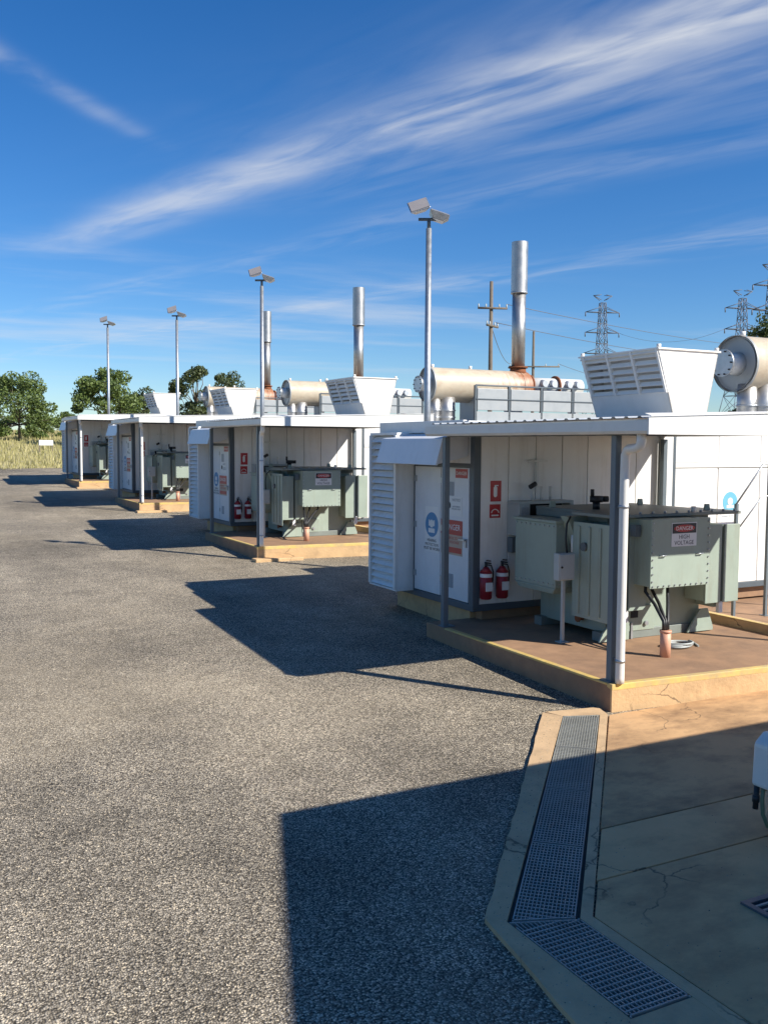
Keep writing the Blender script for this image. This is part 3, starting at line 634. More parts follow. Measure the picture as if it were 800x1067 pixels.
plate('black_line', s, '-x', 3.80, 4.34, 1.21, 1.29, xd - 0.003, 'signred', 0.002)
s = plate('notice', en, '-x', 3.80, 4.30, 1.74, 2.02, xd, 'signwhite', label='white notice with small black symbol above the danger sign')
disc('black_symbol', s, '-x', 4.15, 1.89, 0.05, xd - 0.003, 'ink')
lettering('NOTICE', 0.06, (xd - 0.0045, 3.95, 1.97), '-x', 'inkgrey', s)
lettering('AUTHORISED\nPERSONS ONLY', 0.034, (xd - 0.0045, 3.95, 1.86), '-x', 'inkgrey', s)
s = plate('exit_label', en, '-x', 3.66, 3.98, 2.29, 2.42, xd, 'signred', label='small red label at the top of the right door leaf')
lettering('DANGER', 0.07, (xd - 0.0045, 3.82, 2.355), '-x', 'signwhite', s)
# signs on the long wall above the extinguishers
yw = Y0 + 0.004
s = plate('fire_sign', en, '-y', 0.84, 1.02, 1.97, 2.26, yw, 'signred', label='red fire extinguisher sign on the long wall')
ex = MB().cyl((0.92, yw - 0.0065, 2.06), (0.92, yw - 0.0033, 2.06), 0.03, n=14, smooth=False).box(0.89, 0.95, yw - 0.0065, yw - 0.0033, 2.06, 2.17).box(0.905, 0.935, yw - 0.0065, yw - 0.0033, 2.17, 2.20).box(0.935, 0.97, yw - 0.0065, yw - 0.0033, 2.185, 2.20)
part('extinguisher_symbol', ex, 'signwhite', s)
s = plate('fire_sign', en, '-y', 0.83, 1.01, 1.74, 1.93, yw, 'signred', label='red extinguisher type label with white arc on the long wall')
part('white_arc', MB().tube([(0.92 + 0.06 * math.cos(a), yw - 0.004, 1.81 + 0.05 * math.sin(a)) for a in np.linspace(0, math.pi, 9)], 0.008, 5), 'signwhite', s)
plate('text_strip', s, '-y', 0.86, 0.98, 1.765, 1.785, yw - 0.003, 'signwhite', 0.002)
# round faded blue sign on the side door
s = plate('mandatory_sign', en, '-y', 5.29, 5.69, 1.55, 2.04, yw, 'signwhite', label='faded round blue safety sign on the side panel')
disc('blue_disc', s, '-y', 5.49, 1.86, 0.165, yw - 0.003, 'signcyan')
part('headset_symbol', MB().cyl((5.49, yw - 0.009, 1.87), (5.49, yw - 0.0062, 1.87), 0.06, n=16, smooth=False).box(5.41, 5.57, yw - 0.009, yw - 0.0062, 1.76, 1.81), 'signwhite', s)
lettering('HEARING PROTECTION', 0.032, (5.49, yw - 0.0045, 1.63), '-y', 'inkgrey', s)
proto(en, '{} white panelled generator enclosure with louvred end box and signed doors')

# --- canopy over the transformer bay
ca = thing('canopy', (0.06, 0.06, L0), '', 'canopy', 'transformer bay canopies')
CX1 = 3.98
rf = lambda x: 3.035 + 0.03 * x
rm = MB(); ny = 22; yy0, yy1 = -0.52, 3.66
# ribbed sheet: ribs run along X, down to the gutter
prof = []; pitch = (yy1 - yy0) / ny
for i in range(ny):
    a = yy0 + i * pitch
    prof += [(a, 0.0), (a + pitch * 0.62, 0.0), (a + pitch * 0.72, 0.016), (a + pitch * 0.90, 0.016)]
prof.append((yy1, 0.0))
vv = []
for x in (-0.02, CX1):
    for (a, b) in prof: vv.append((x, a, rf(x) + b))
for x in (-0.02, CX1):
    for (a, b) in prof: vv.append((x, a, rf(x) + b - 0.004))
n_ = len(prof)
fs = []
for i in range(n_ - 1):
    fs.append((i, n_ + i, n_ + i + 1, i + 1)); fs.append((2 * n_ + i + 1, 3 * n_ + i + 1, 3 * n_ + i, 2 * n_ + i))
    fs.append((i, i + 1, 2 * n_ + i + 1, 2 * n_ + i)); fs.append((n_ + i + 1, n_ + i, 3 * n_ + i, 3 * n_ + i + 1))
rm.add(vv, fs)
part('roof_sheet', rm, 'zinc', ca)
part('gutter', MB().prism([(-0.11, 3.0), (-0.10, 3.0), (-0.10, 2.885), (0.03, 2.885), (0.03, 3.02), (0.042, 3.02), (0.042, 2.872), (-0.085, 2.872), (-0.112, 2.90)], 'y', -0.575, 3.69), 'cream', ca)
m = MB(); m.hexa([(-0.115, -0.60, 2.865), (CX1 + 0.02, -0.60, 2.865), (CX1 + 0.02, -0.578, 2.865), (-0.115, -0.578, 2.865)],
                 [(-0.115, -0.60, rf(0) + 0.0), (CX1 + 0.02, -0.60, rf(CX1) + 0.03), (CX1 + 0.02, -0.578, rf(CX1) + 0.03), (-0.115, -0.578, rf(0) + 0.0)])
bar_ = part('barge_board', m, 'cream', ca, 0.004)
m = MB(); m.hexa([(-0.10, -0.615, rf(0) + 0.004), (CX1 + 0.03, -0.615, rf(CX1) + 0.034), (CX1 + 0.03, -0.44, rf(CX1) + 0.036), (-0.02, -0.44, rf(0) + 0.033)],
                 [(-0.10, -0.615, rf(0) + 0.012), (CX1 + 0.03, -0.615, rf(CX1) + 0.042), (CX1 + 0.03, -0.44, rf(CX1) + 0.044), (-0.02, -0.44, rf(0) + 0.041)])
part('barge_cap', m, 'hood', bar_)
part('end_board', MB().box(CX1 + 0.003, CX1 + 0.02, -0.57, 3.45, 2.90, rf(CX1) + 0.02), 'cream', ca, 0.003)
pieces('purlin', MB().prism([(0, 0), (0.05, 0), (0.05, 0.11), (0, 0.11)], 'x', 0.05, CX1 - 0.02), 'slate', ca, [(0, -0.50, 2.91), (0, 1.4, 2.91), (0, 3.38, 2.91)])
part('beam', MB().box(0.045, 0.105, -0.44, 1.39, 2.86, 2.99).box(0.045, 0.105, 1.46, 3.37, 2.86, 2.99), 'slate', ca)
pieces('post', MB().box(-0.038, 0.038, -0.038, 0.038, 0, 2.57), 'post', ca, [(0.07, 0.06, L0), (0.065, 3.42, L0), (CX1 - 0.08, 0.06, L0), (CX1 - 0.05, 3.39, L0)], 0.004)
pieces('base_plate', MB().box(-0.09, 0.09, -0.08, 0.08, 0, 0.012), 'post', ca, [(0.095, 0.09, L0 + 0.005), (0.10, 3.42, L0), (CX1 - 0.08, 0.06, L0 - 0.07)])
dp = part('downpipe', MB().tube([(0.0, -0.38, 2.88), (0.0, -0.38, 2.80), (0.005, -0.36, 2.755), (0.02, -0.30, 2.735), (0.07, -0.13, 2.725), (0.085, -0.09, 2.71), (0.09, -0.055, 2.66), (0.09, -0.05, 2.4), (0.09, -0.05, 0.36), (0.09, -0.05, 0.30)], 0.047, 14), 'pvc', ca)
pieces('pipe_clip', MB().cyl((0, 0, 0), (0, 0, 0.03), 0.052, n=14).box(-0.02, 0.02, 0.03, 0.075, 0, 0.03), 'galv', dp, [(0.09, -0.05, 2.12), (0.09, -0.05, 0.52)])
proto(ca, '{} flat canopy with gutter, dark posts and white downpipe over a transformer')

# --- transformer
tr = thing('transformer', (2.0, 1.9, L0), '', 'transformer', 'green grey transformers on the pads')
TX0, TX1, TY0, TY1 = 1.22, 2.82, 1.50, 2.86
for ya, yb in ((TY0 - 0.02, TY0 + 0.14), (TY1 - 0.16, TY1)): part('skid', MB().box(TX0 - 0.1, TX1 + 0.1, ya, yb, L0, L0 + 0.12), 'greenlid', tr, 0.008)
part('tank', MB().box(TX0, TX1, TY0, TY1, L0 + 0.10, 1.80), 'green', tr, 0.012)
lid = part('lid', MB().box(0.90, 3.06, 1.06, 1.82, 1.885, 1.925).box(TX0 - 0.06, TX1 + 0.06, 1.82, TY1 + 0.06, 1.885, 1.925).box(TX0 - 0.06, TX1 + 0.06, TY0 - 0.06, TY1 + 0.05, 1.80, 1.885), 'greenlid', tr, 0.006)
pieces('lid_bolt', MB().cyl((0, 0, 0), (0, 0, 0.03), 0.016, n=6), 'galv', lid, [(0.98 + 0.2 * i, 1.10, 1.924) for i in range(11)])
pieces('lifting_lug', MB().prism([(-0.05, 0), (0.05, 0), (0.035, 0.08), (-0.035, 0.08)], 'y', -0.012, 0.012), 'green', lid, [(1.2, 1.35, 1.924), (2.75, 1.35, 1.924), (1.2, 2.6, 1.924), (2.75, 2.6, 1.924)])
part('white_plug', MB().cyl((2.25, 1.09, 1.924), (2.25, 1.09, 2.0), 0.032, n=12), 'signwhite', lid)
vlv = part('relief_valve', MB().cyl((1.45, 2.0, 1.924), (1.45, 2.0, 2.02), 0.05, n=12).cyl((1.45, 2.0, 2.02), (1.45, 2.0, 2.10), 0.085, n=14).cyl((1.38, 2.0, 2.10), (1.38, 2.0, 2.19), 0.025, n=8).cyl((1.52, 1.98, 2.06), (1.60, 1.95, 2.06), 0.04, n=10), 'black', tr)
# panel radiators in front of the tank, two each side of the cable box
def radiator(x0, x1, y0, y1, z0=0.73):
    m_ = MB(); n_f = 3; wf = (x1 - x0) / n_f
    m_.box(x0, x1, y0, y0 + 0.025, z0, 1.75)
    r_ = part('radiator', m_, 'green', tr, 0.006)
    fm = MB().box(0, 0.016, 0, y1 - y0 - 0.035, 0, 1.75 - z0 - 0.06)
    pieces('fin', fm, 'green', r_, [(x0 + (x1 - x0 - 0.016) * i / 4, y0 + 0.027, z0 + 0.03) for i in range(5)])
    part('header_pipe', MB().cyl(((x0 + x1) / 2, y0 + 0.04, 1.66), ((x0 + x1) / 2, TY0 + 0.05 if x0 > 1.2 and x1 < 2.82 else y1 + 0.02, 1.66), 0.035, n=10)
         .cyl(((x0 + x1) / 2, y0 + 0.04, z0 + 0.1), ((x0 + x1) / 2, TY0 + 0.05 if x0 > 1.2 and x1 < 2.82 else y1 + 0.02, z0 + 0.1), 0.035, n=10), 'green', r_)
    return r_
for x0, x1, y1 in ((0.93, 1.205, 1.80), (1.245, 1.52, 1.49), (2.53, 2.80, 1.49), (2.845, 3.12, 1.80)): radiator(x0, x1, 1.12, y1)
part('radiator_side_plate', MB().box(0.915, 0.929, 1.10, 1.79, 0.60, 1.80).box(0.915, 1.22, 1.78, 1.80, 0.60, 1.80), 'green', tr, 0.004)
pieces('radiator_bracket', MB().box(0, 0.16, 0, 0.3, 0, 0.06), 'green', tr, [(1.14, 1.20, 0.66), (2.75, 1.20, 0.66)])
pieces('drain_lug', MB().box(-0.035, 0.035, 0, 0.05, -0.12, 0.03), 'signwhite', tr, [(1.22, 1.13, 0.71), (2.82, 1.13, 0.71)], 0.004)
pieces('gusset', MB().prism([(-0.26, 0), (0.22, 0), (0.22, 0.32), (0.02, 0.32), (-0.20, 0.12)], 'y', 0, 0.03), 'green', tr, [(1.30, TY0 - 0.10, L0 + 0.015)], 0.004)
pieces('gusset', MB().prism([(0.26, 0), (0.26, 0.05), (0.16, 0.30), (0.02, 0.30), (-0.20, 0)], 'y', 0, 0.03), 'green', tr, [(2.72, TY0 - 0.10, L0 + 0.015)], 0.004)
part('base_panel', MB().box(1.56, 2.0, TY0 - 0.03, TY0 - 0.002, L0 + 0.1, L0 + 0.42), 'green', tr, 0.005)
part('name_plate', MB().box(1.60, 1.72, TY0 - 0.036, TY0 - 0.031, 0.56, 0.66), 'dark', tr)
part('earth_boss', MB().cyl((1.85, TY0 - 0.06, 0.48), (1.85, TY0 - 0.03, 0.48), 0.03, n=10), 'galv', tr)
cbo = part('cable_box', MB().box(1.32, 2.24, 0.84, TY0 + 0.01, 1.06, 1.875), 'green', tr, 0.008)
part('cover_plate', MB().box(1.30, 2.26, 0.815, 0.838, 1.045, 1.88), 'green', cbo, 0.003)
bl = MB()
for i in range(11):
    bl.cyl((1.335 + 0.089 * i, 0.80, 1.07), (1.335 + 0.089 * i, 0.816, 1.07), 0.010, n=6)
for i in range(9):
    for xx in (1.325, 2.235): bl.cyl((xx, 0.80, 1.13 + 0.088 * i), (xx, 0.816, 1.13 + 0.088 * i), 0.010, n=6)
o = part('flange_bolts', bl, 'galv', cbo); o['kind'] = 'stuff'
pieces('cover_handle', MB().tube([(-0.05, 0, 0), (-0.04, -0.03, 0), (0.04, -0.03, 0), (0.05, 0, 0)], 0.007, 6), 'galv', cbo, [(1.48, 0.815, 1.44), (2.08, 0.815, 1.44)])
part('side_box', MB().box(1.225, 1.30, 1.0, 1.1, 1.66, 1.80), 'post', cbo)
s = plate('danger_sign', tr, '-y', 1.62, 2.03, 1.54, 1.83, 0.815, 'signwhite', label='white danger high voltage sign with red oval')
plate('black_band', s, '-y', 1.63, 2.02, 1.70, 1.82, 0.812, 'ink', 0.002)
part('red_oval', MB().prism([(1.825 + 0.17 * math.cos(a), 1.76 + 0.045 * math.sin(a)) for a in np.linspace(0, 2 * math.pi, 25)[:-1]], 'y', 0.808, 0.8098), 'signred', s)
lettering('DANGER', 0.07, (1.825, 0.8072, 1.758), '-y', 'signwhite', s)
lettering('HIGH\nVOLTAGE', 0.072, (1.825, 0.8112, 1.618), '-y', 'ink', s)
# low voltage box hanging at the left rear
m = MB(); m.hexa([(0.80, 2.05, 0.84), (TX0 + 0.02, 2.05, 0.84), (TX0 + 0.02, 2.78, 0.84), (0.80, 2.78, 0.84)], [(0.78, 1.97, 0.92), (TX0 + 0.02, 1.97, 0.92), (TX0 + 0.02, 2.86, 0.92), (0.78, 2.86, 0.92)])
m.box(0.78, TX0 + 0.02, 1.97, 2.86, 0.92, 1.76)
lv = part('low_voltage_box', m, 'green', tr, 0.012)
part('box_lid', MB().box(0.75, TX0 + 0.04, 1.94, 2.89, 1.762, 1.795), 'green', lv, 0.004)
lb_ = MB()
for i in range(9):
    for zz_ in (0.97, 1.72): lb_.cyl((0.766, 2.02 + 0.1 * i, zz_), (0.782, 2.02 + 0.1 * i, zz_), 0.010, n=6)
for i in range(5):
    for zz_ in (0.97, 1.72): lb_.cyl((0.84 + 0.08 * i, 1.958, zz_), (0.84 + 0.08 * i, 1.972, zz_), 0.010, n=6)
o = part('box_bolts', lb_, 'galv', lv); o['kind'] = 'stuff'
pieces('stiffener', MB().box(0, 0.02, 0, 0.05, 0, 1.1), 'green', tr, [(0.895, 1.25, 0.65), (0.895, 1.45, 0.65), (0.895, 1.65, 0.65)], 0.004)
part('thermometer', MB().cyl((0.87, 1.55, 1.50), (0.90, 1.55, 1.50), 0.055, n=18), 'slate', tr)
part('drain_valve', MB().cyl((1.15, 1.95, 0.52), (1.23, 1.95, 0.52), 0.035, n=12).cyl((1.13, 1.95, 0.52), (1.15, 1.95, 0.52), 0.055, n=12), 'rust', tr)
part('earth_strap', MB().box(1.60, 1.63, TY0 - 0.045, TY0 - 0.036, L0 + 0.003, 0.50), 'galv', tr)
part('throat', MB().hexa([(1.0, 1.82, 1.50), (TX0 + 0.01, 1.82, 1.50), (TX0 + 0.01, 1.965, 1.50), (1.0, 1.965, 1.50)], [(0.84, 1.82, 1.86), (TX0 + 0.01, 1.82, 1.86), (TX0 + 0.01, 1.965, 1.86), (0.84, 1.965, 1.86)]), 'green', tr, 0.004)
part('glass_gauge', MB().cyl((0.97, 1.86, 1.40), (0.97, 1.86, 1.62), 0.03, n=10), 'signwhite', tr)
TSH = (0.17, 0.19, 0.0)      # the whole transformer stands a little farther back on the pad
tr.location = Vector(tr.location) + Vector(TSH)
proto(tr, '{} pale green grey transformer with cable box, radiators and danger sign')

# --- control box on its stand
cb_ = thing('control_box', (0.87, 1.89, L0), '', 'junction box', 'junction boxes beside the transformers')
part('stand', MB().box(0.845, 0.885, 1.87, 1.91, L0, 1.10), 'grey', cb_, 0.004)
part('stand_foot', MB().box(0.80, 0.93, 1.83, 1.95, L0, L0 + 0.012), 'grey', cb_)
bb = part('box', MB().box(0.735, 0.985, 1.815, 1.925, 1.08, 1.42), 'grey', cb_, 0.012)
part('box_door', MB().box(0.75, 0.97, 1.805, 1.814, 1.095, 1.405), 'grey', bb, 0.003)
part('latch', MB().cyl((0.775, 1.795, 1.25), (0.775, 1.806, 1.25), 0.014, n=10), 'black', bb)
part('cable', MB().tube([(0.90, 1.87, 1.42), (0.90, 1.90, 1.6), (0.93, 1.92, 1.78), (1.05, 2.0, 1.86)], 0.012, 6), 'black', cb_)
proto(cb_, '{} small grey junction box on a stand at the left of the transformer', (0, 1, 2))

# --- orange conduit with power cables
cc_ = thing('cable_conduit', (1.44, 0.70, L0), '', 'conduit', 'orange cable conduits under the transformers')
part('conduit', MB().cyl((1.44, 0.70, L0), (1.44, 0.70, L0 + 0.31), 0.062, n=18).cyl((1.44, 0.70, L0 + 0.29), (1.44, 0.70, L0 + 0.315), 0.07, n=18), 'salmon', cc_)
for i, (tx, ty) in enumerate(((1.58, 1.2), (1.76, 1.28), (1.94, 1.2))):
    sx = 1.41 + 0.03 * i
    part('cable', MB().tube([(sx, 0.70, L0 + 0.32), (sx, 0.705, L0 + 0.42), (sx + (tx - sx) * 0.5, 0.70 + (ty - 0.7) * 0.5, L0 + 0.58), (tx, ty, 0.98), (tx, ty, 1.06)], 0.021, 8), 'black', cc_)
proto(cc_, '{} orange cable conduit with black cables rising to the transformer cable box')

# --- fire extinguishers
def extinguisher(x):
    e_ = thing('fire_extinguisher', (x, Y0 - 0.08, 0.62), '', 'fire extinguisher', 'red fire extinguishers by the doors')
    y = Y0 - 0.095
    b_ = part('cylinder', MB().cyl((x, y, 0.62), (x, y, 0.64), 0.07, 0.082, n=20).cyl((x, y, 0.64), (x, y, 1.0), 0.085, n=20).cyl((x, y, 1.0), (x, y, 1.07), 0.085, 0.03, n=20), 'red', e_)
    part('paper_label', MB().box(x - 0.055, x + 0.055, y - 0.092, y - 0.080, 0.74, 0.86), 'signwhite', b_)
    part('white_band', MB().cyl((x, y, 0.93), (x, y, 0.98), 0.0865, n=20, caps=False), 'signwhite', b_)
    part('valve', MB().cyl((x, y, 1.07), (x, y, 1.12), 0.02, n=10).box(x - 0.015, x + 0.015, y - 0.11, y + 0.02, 1.12, 1.14).box(x - 0.015, x + 0.015, y - 0.10, y - 0.02, 1.155, 1.17), 'black', e_)
    part('hose', MB().tube([(x, y, 1.10), (x + 0.07, y - 0.02, 1.09), (x + 0.105, y - 0.02, 1.0), (x + 0.10, y - 0.01, 0.78)], 0.011, 6), 'black', e_)
    part('wall_bracket', MB().box(x - 0.03, x + 0.03, y + 0.07, Y0 + 0.003, 0.70, 1.02), 'galv', e_)
    return e_
proto(extinguisher(0.72), '{} pair of red fire extinguishers: the left one, next to the door corner', (0, 1))
proto(extinguisher(0.99), '{} pair of red fire extinguishers: the right one, farther from the door', (0, 1))

# --- discharge hood on the roof
ho = thing('air_hood', (4.75, 4.6, ZR + 0.03), '', 'air hood', 'flared air hoods on the roofs')
zb, zt = ZR + 0.03, 4.27
A = [(4.47, 3.72), (5.10, 3.72), (5.10, 5.55), (4.47, 5.55)]; B = [(4.06, 3.70), (5.34, 3.70), (5.34, 5.58), (4.06, 5.58)]
def lerp(k, i, z): return (A[i][0] + (B[i][0] - A[i][0]) * k, A[i][1] + (B[i][1] - A[i][1]) * k, z)
T = 0.02
m = MB()   # front, back and right walls as thin plates
def plate4(m_, p, q, r_, s_, nrm):
    n4 = Vector(nrm) * T
    m_.hexa([p, q, Vector(q) + n4, Vector(p) + n4], [s_, r_, Vector(r_) + n4, Vector(s_) + n4])
fa = [lerp(0, i, zb) for i in range(4)]; fb = [lerp(1, i, zt) for i in range(4)]
part('front_panel', (lambda m_: (plate4(m_, fa[0], fa[1], fb[1], fb[0], (0, 1, 0)), m_)[1])(MB()), 'hood', ho)
part('back_panel', (lambda m_: (plate4(m_, fa[2], fa[3], fb[3], fb[2], (0, -1, 0)), m_)[1])(MB()), 'hood', ho)
part('right_panel', (lambda m_: (plate4(m_, fa[1], fa[2], fb[2], fb[1], (-1, 0, 0)), m_)[1])(MB()), 'hood', ho)
km = 0.44; zm = zb + (zt - zb) * km
ml = [lerp(km, i, zm) for i in range(4)]
part('left_panel', (lambda m_: (plate4(m_, fa[3], fa[0], (ml[0][0], ml[0][1], zm), (ml[3][0], ml[3][1], zm), (1, 0, 0)), m_)[1])(MB()), 'hood', ho)
part('inner_duct', MB().hexa([(4.60, 3.80, zb), (5.02, 3.80, zb), (5.02, 5.48, zb), (4.60, 5.48, zb)], [(4.45, 3.80, zt - 0.06), (5.2, 3.80, zt - 0.06), (5.2, 5.48, zt - 0.06), (4.45, 5.48, zt - 0.06)]), 'hood', ho)
NB = 6
for i in range(NB + 1):
    k = km + (1 - km) * (i + 0.0) / NB; hgt = 0.064 if i < NB else 0.05
    z = zb + (zt - zb) * k - (0.05 if i == NB else 0.0); p0 = lerp(min(k, 1), 3, z); p1 = lerp(min(k, 1), 0, z)
    sm_ = MB().prism([(0, 0), (0.012, -0.006), (0.045, hgt), (0.033, hgt + 0.006)], 'y', p1[1] + 0.01, p0[1] - 0.01)
    pieces('louvre_blade', sm_, 'hood', ho, [(p1[0] - 0.022, 0, z)])
for q in (0.0, 0.33, 0.66, 1.0):
    y = 3.74 + q * 1.76
    a = lerp(km, 0, zm - 0.01); b = lerp(1, 0, zt)
    part('mullion', MB().hexa([(a[0] - 0.03, y - 0.022, a[2]), (a[0] + 0.03, y - 0.022, a[2]), (a[0] + 0.03, y + 0.022, a[2]), (a[0] - 0.03, y + 0.022, a[2])],
                              [(b[0] - 0.03, y - 0.022, b[2]), (b[0] + 0.03, y - 0.022, b[2]), (b[0] + 0.03, y + 0.022, b[2]), (b[0] - 0.03, y + 0.022, b[2])]), 'hood', ho)
part('top_panel', MB().box(4.075, 5.325, 3.715, 5.565, zt - 0.03, zt - 0.012), 'hood', ho)  # unseen cover, added to keep the sun from lighting the hood's inside
part('top_flange', MB().box(4.03, 5.37, 3.67, 3.72, zt - 0.005, zt + 0.02).box(4.03, 5.37, 5.56, 5.61, zt - 0.005, zt + 0.02).box(4.03, 4.09, 3.72, 5.56, zt - 0.005, zt + 0.02).box(5.31, 5.37, 3.72, 5.56, zt - 0.005, zt + 0.02), 'hood', ho)
pieces('lifting_lug', MB().cyl((0, 0, 0), (0, 0, 0.06), 0.035, n=10), 'hood', ho, [(4.08, 3.72, zt + 0.015), (5.32, 3.72, zt + 0.015), (4.08, 5.55, zt + 0.015)])
proto(ho, '{} flared white air hood with louvred left side on an enclosure roof')

# --- exhaust silencer with stack
SX0, SX1, SY, SZ, SR = 6.92, 10.35, 4.80, 4.24, 0.50
si = thing('exhaust_silencer', (SX0, SY, ZR + 0.03), '', 'silencer', 'exhaust silencers on the roofs')
m = MB(); m.cyl((SX0, SY, SZ), (SX1, SY, SZ), SR, n=40, caps=False); m.cyl((SX1, SY, SZ), (SX1 + 0.02, SY, SZ), SR, 0.3, n=40)
sh = part('shell', m, 'silencer', si)
for xb in (SX0 + 0.02, SX1 - 0.3): part('weld_band', MB().cyl((xb, SY, SZ), (xb + 0.04, SY, SZ), SR + 0.012, n=40, caps=False), 'silencer', sh)
part('end_cap', MB().cyl((SX0 + 0.06, SY, SZ), (SX0 + 0.09, SY, SZ), SR - 0.005, n=40, smooth=False).cyl((SX0 - 0.012, SY, SZ), (SX0 + 0.03, SY, SZ), SR + 0.015, SR + 0.02, n=40, caps=False).cyl((SX0 + 0.03, SY, SZ), (SX0 - 0.012, SY, SZ), SR - 0.03, SR - 0.03, n=40, caps=False), 'panelgrey', si)
nz_ = part('nozzle', MB().cyl((SX0 - 0.26, SY, SZ), (SX0 + 0.06, SY, SZ), 0.17, 0.21, n=24), 'cream', si)
part('flange', MB().cyl((SX0 - 0.31, SY, SZ), (SX0 - 0.27, SY, SZ), 0.245, n=24), 'galv', nz_)
fb_ = MB()
for i in range(10):
    a = i * 0.628; fb_.cyl((SX0 - 0.34, SY + 0.21 * math.cos(a), SZ + 0.21 * math.sin(a)), (SX0 - 0.25, SY + 0.21 * math.cos(a), SZ + 0.21 * math.sin(a)), 0.016, n=6)
o = part('flange_bolts', fb_, 'black', nz_); o['kind'] = 'stuff'
for x, r_ in ((7.12, 0.17), (7.50, 0.27)):
    lg = part('bellows_pipe', MB().cyl((x, SY - 0.12, ZR + 0.03), (x, SY - 0.12, SZ - 0.36), r_, n=24), 'stainless', si)
    part('pipe_rings', MB().cyl((x, SY - 0.12, ZR + 0.22), (x, SY - 0.12, ZR + 0.25), r_ + 0.02, n=24).cyl((x, SY - 0.12, ZR + 0.42), (x, SY - 0.12, ZR + 0.45), r_ + 0.02, n=24), 'galv', lg)
pieces('saddle', MB().box(0, 0.12, -0.4, 0.4, 0, SZ - 0.30 - ZR - 0.03), 'panelgrey', si, [(8.3, SY, ZR + 0.03), (9.9, SY, ZR + 0.03)])
STX = 10.12
part('stack_collar', MB().cyl((STX, SY, SZ + 0.40), (STX, SY, SZ + 0.60), 0.26, 0.24, n=24).cyl((STX, SY, SZ + 0.60), (STX, SY, SZ + 0.64), 0.30, n=24), 'rust', si)
sk = part('stack', MB().cyl((STX, SY, SZ + 0.64), (STX, SY, 7.18), 0.205, n=32), 'stainless', si)
m = MB(); m.cyl((STX, SY, 7.10), (STX, SY, 8.62), 0.246, n=32, caps=False); m.cyl((STX, SY, 8.62), (STX, SY, 7.10), 0.228, n=32, caps=False)
k = len(m.v)
part('stack_sleeve', m, 'stainless', sk)
part('stack_joint', MB().cyl((STX, SY, 7.08), (STX, SY, 7.13), 0.254, n=32), 'galv', sk)
pieces('lifting_lug', MB().cyl((0, 0, 0), (0, 0, 0.10), 0.05, n=12), 'signwhite', sh, [(7.1, SY, SZ + SR - 0.01), (8.4, SY, SZ + SR - 0.01)])
# duct beyond the stack
du = part('exhaust_duct', MB().cyl((SX1, SY, SZ + 0.1), (12.5, SY, SZ + 0.1), 0.24, n=24), 'cream', si)
pieces('duct_flange', MB().cyl((0, 0, 0), (0.05, 0, 0), 0.32, n=24), 'rust', du, [(SX1 + 0.15, SY, SZ + 0.1), (11.5, SY, SZ + 0.1)])
pieces('turbo_pod', MB().cyl((0, 0, 0), (0, -0.16, 0), 0.13, 0.10, n=16), 'zinc', du, [(10.9, SY - 0.2, SZ + 0.14), (11.25, SY - 0.2, SZ + 0.14), (11.85, SY - 0.2, SZ + 0.14), (12.2, SY - 0.2, SZ + 0.14)])
part('duct_support', MB().box(12.2, 12.32, SY - 0.2, SY + 0.2, ZR + 0.03, SZ - 0.1), 'panelgrey', du)
proto(si, '{} cream exhaust silencer with tall steel stack lying on an enclosure roof')

# --- roof edge screen with rail
sc_ = thing('roof_screen', (8.05, 3.85, ZR + 0.03), '', 'screen', 'grey screens with rails on the roofs')
px0, pw = 8.06, 1.16
pieces('screen_panel', MB().box(0, pw - 0.12, 0, 0.06, 0, 0.62), 'panelgrey', sc_, [(px0 + i * pw, 3.85, 3.50) for i in range(4)], 0.008)
pieces('rail_post', MB().box(0, 0.07, 0, 0.07, 0, 1.12), 'slate', sc_, [(px0 - 0.09 + i * pw, 3.85, ZR + 0.03) for i in range(5)])
part('top_rail', MB().tube([(px0 - 0.09, 3.885, 4.15), (px0 - 0.05, 3.885, 4.21), (px0 + 4 * pw, 3.885, 4.21)], 0.025, 8), 'slate', sc_)
part('mid_rail', MB().box(px0 - 0.05, px0 + 4 * pw, 3.83, 3.848, 3.80, 3.83), 'slate', sc_)
part('toe_board', MB().box(px0 - 0.05, px0 + 4 * pw, 3.85, 3.87, 3.14, 3.46), 'panelgrey', sc_)
proto(sc_, '{} grey panelled roof screen with dark rails in front of a silencer')

# --- copies of everything along the row
index_children()
for root, fmt, which in protos:
    for i in which:
        if i == 0: continue
        dup(root, UNIT[i], fmt.format(ORD[i]))
# corner footing that only the units farther on show
for i in (1, 2, 3):
    ux, uy, uz = UNIT[i]
    f_ = thing('footing_block', (ux - 0.12, uy - 0.3, uz - 0.2), 'low concrete footing block at the front corner of the %s concrete pad' % ORD[i], 'footing', 'footing blocks')
    part('block', MB().box(ux - 0.14, ux + 0.95, uy - 0.34, uy - 0.055, uz - 0.2, uz + 0.06), 'concrete', f_, 0.02)
    # (kept outside the pad's own faces)

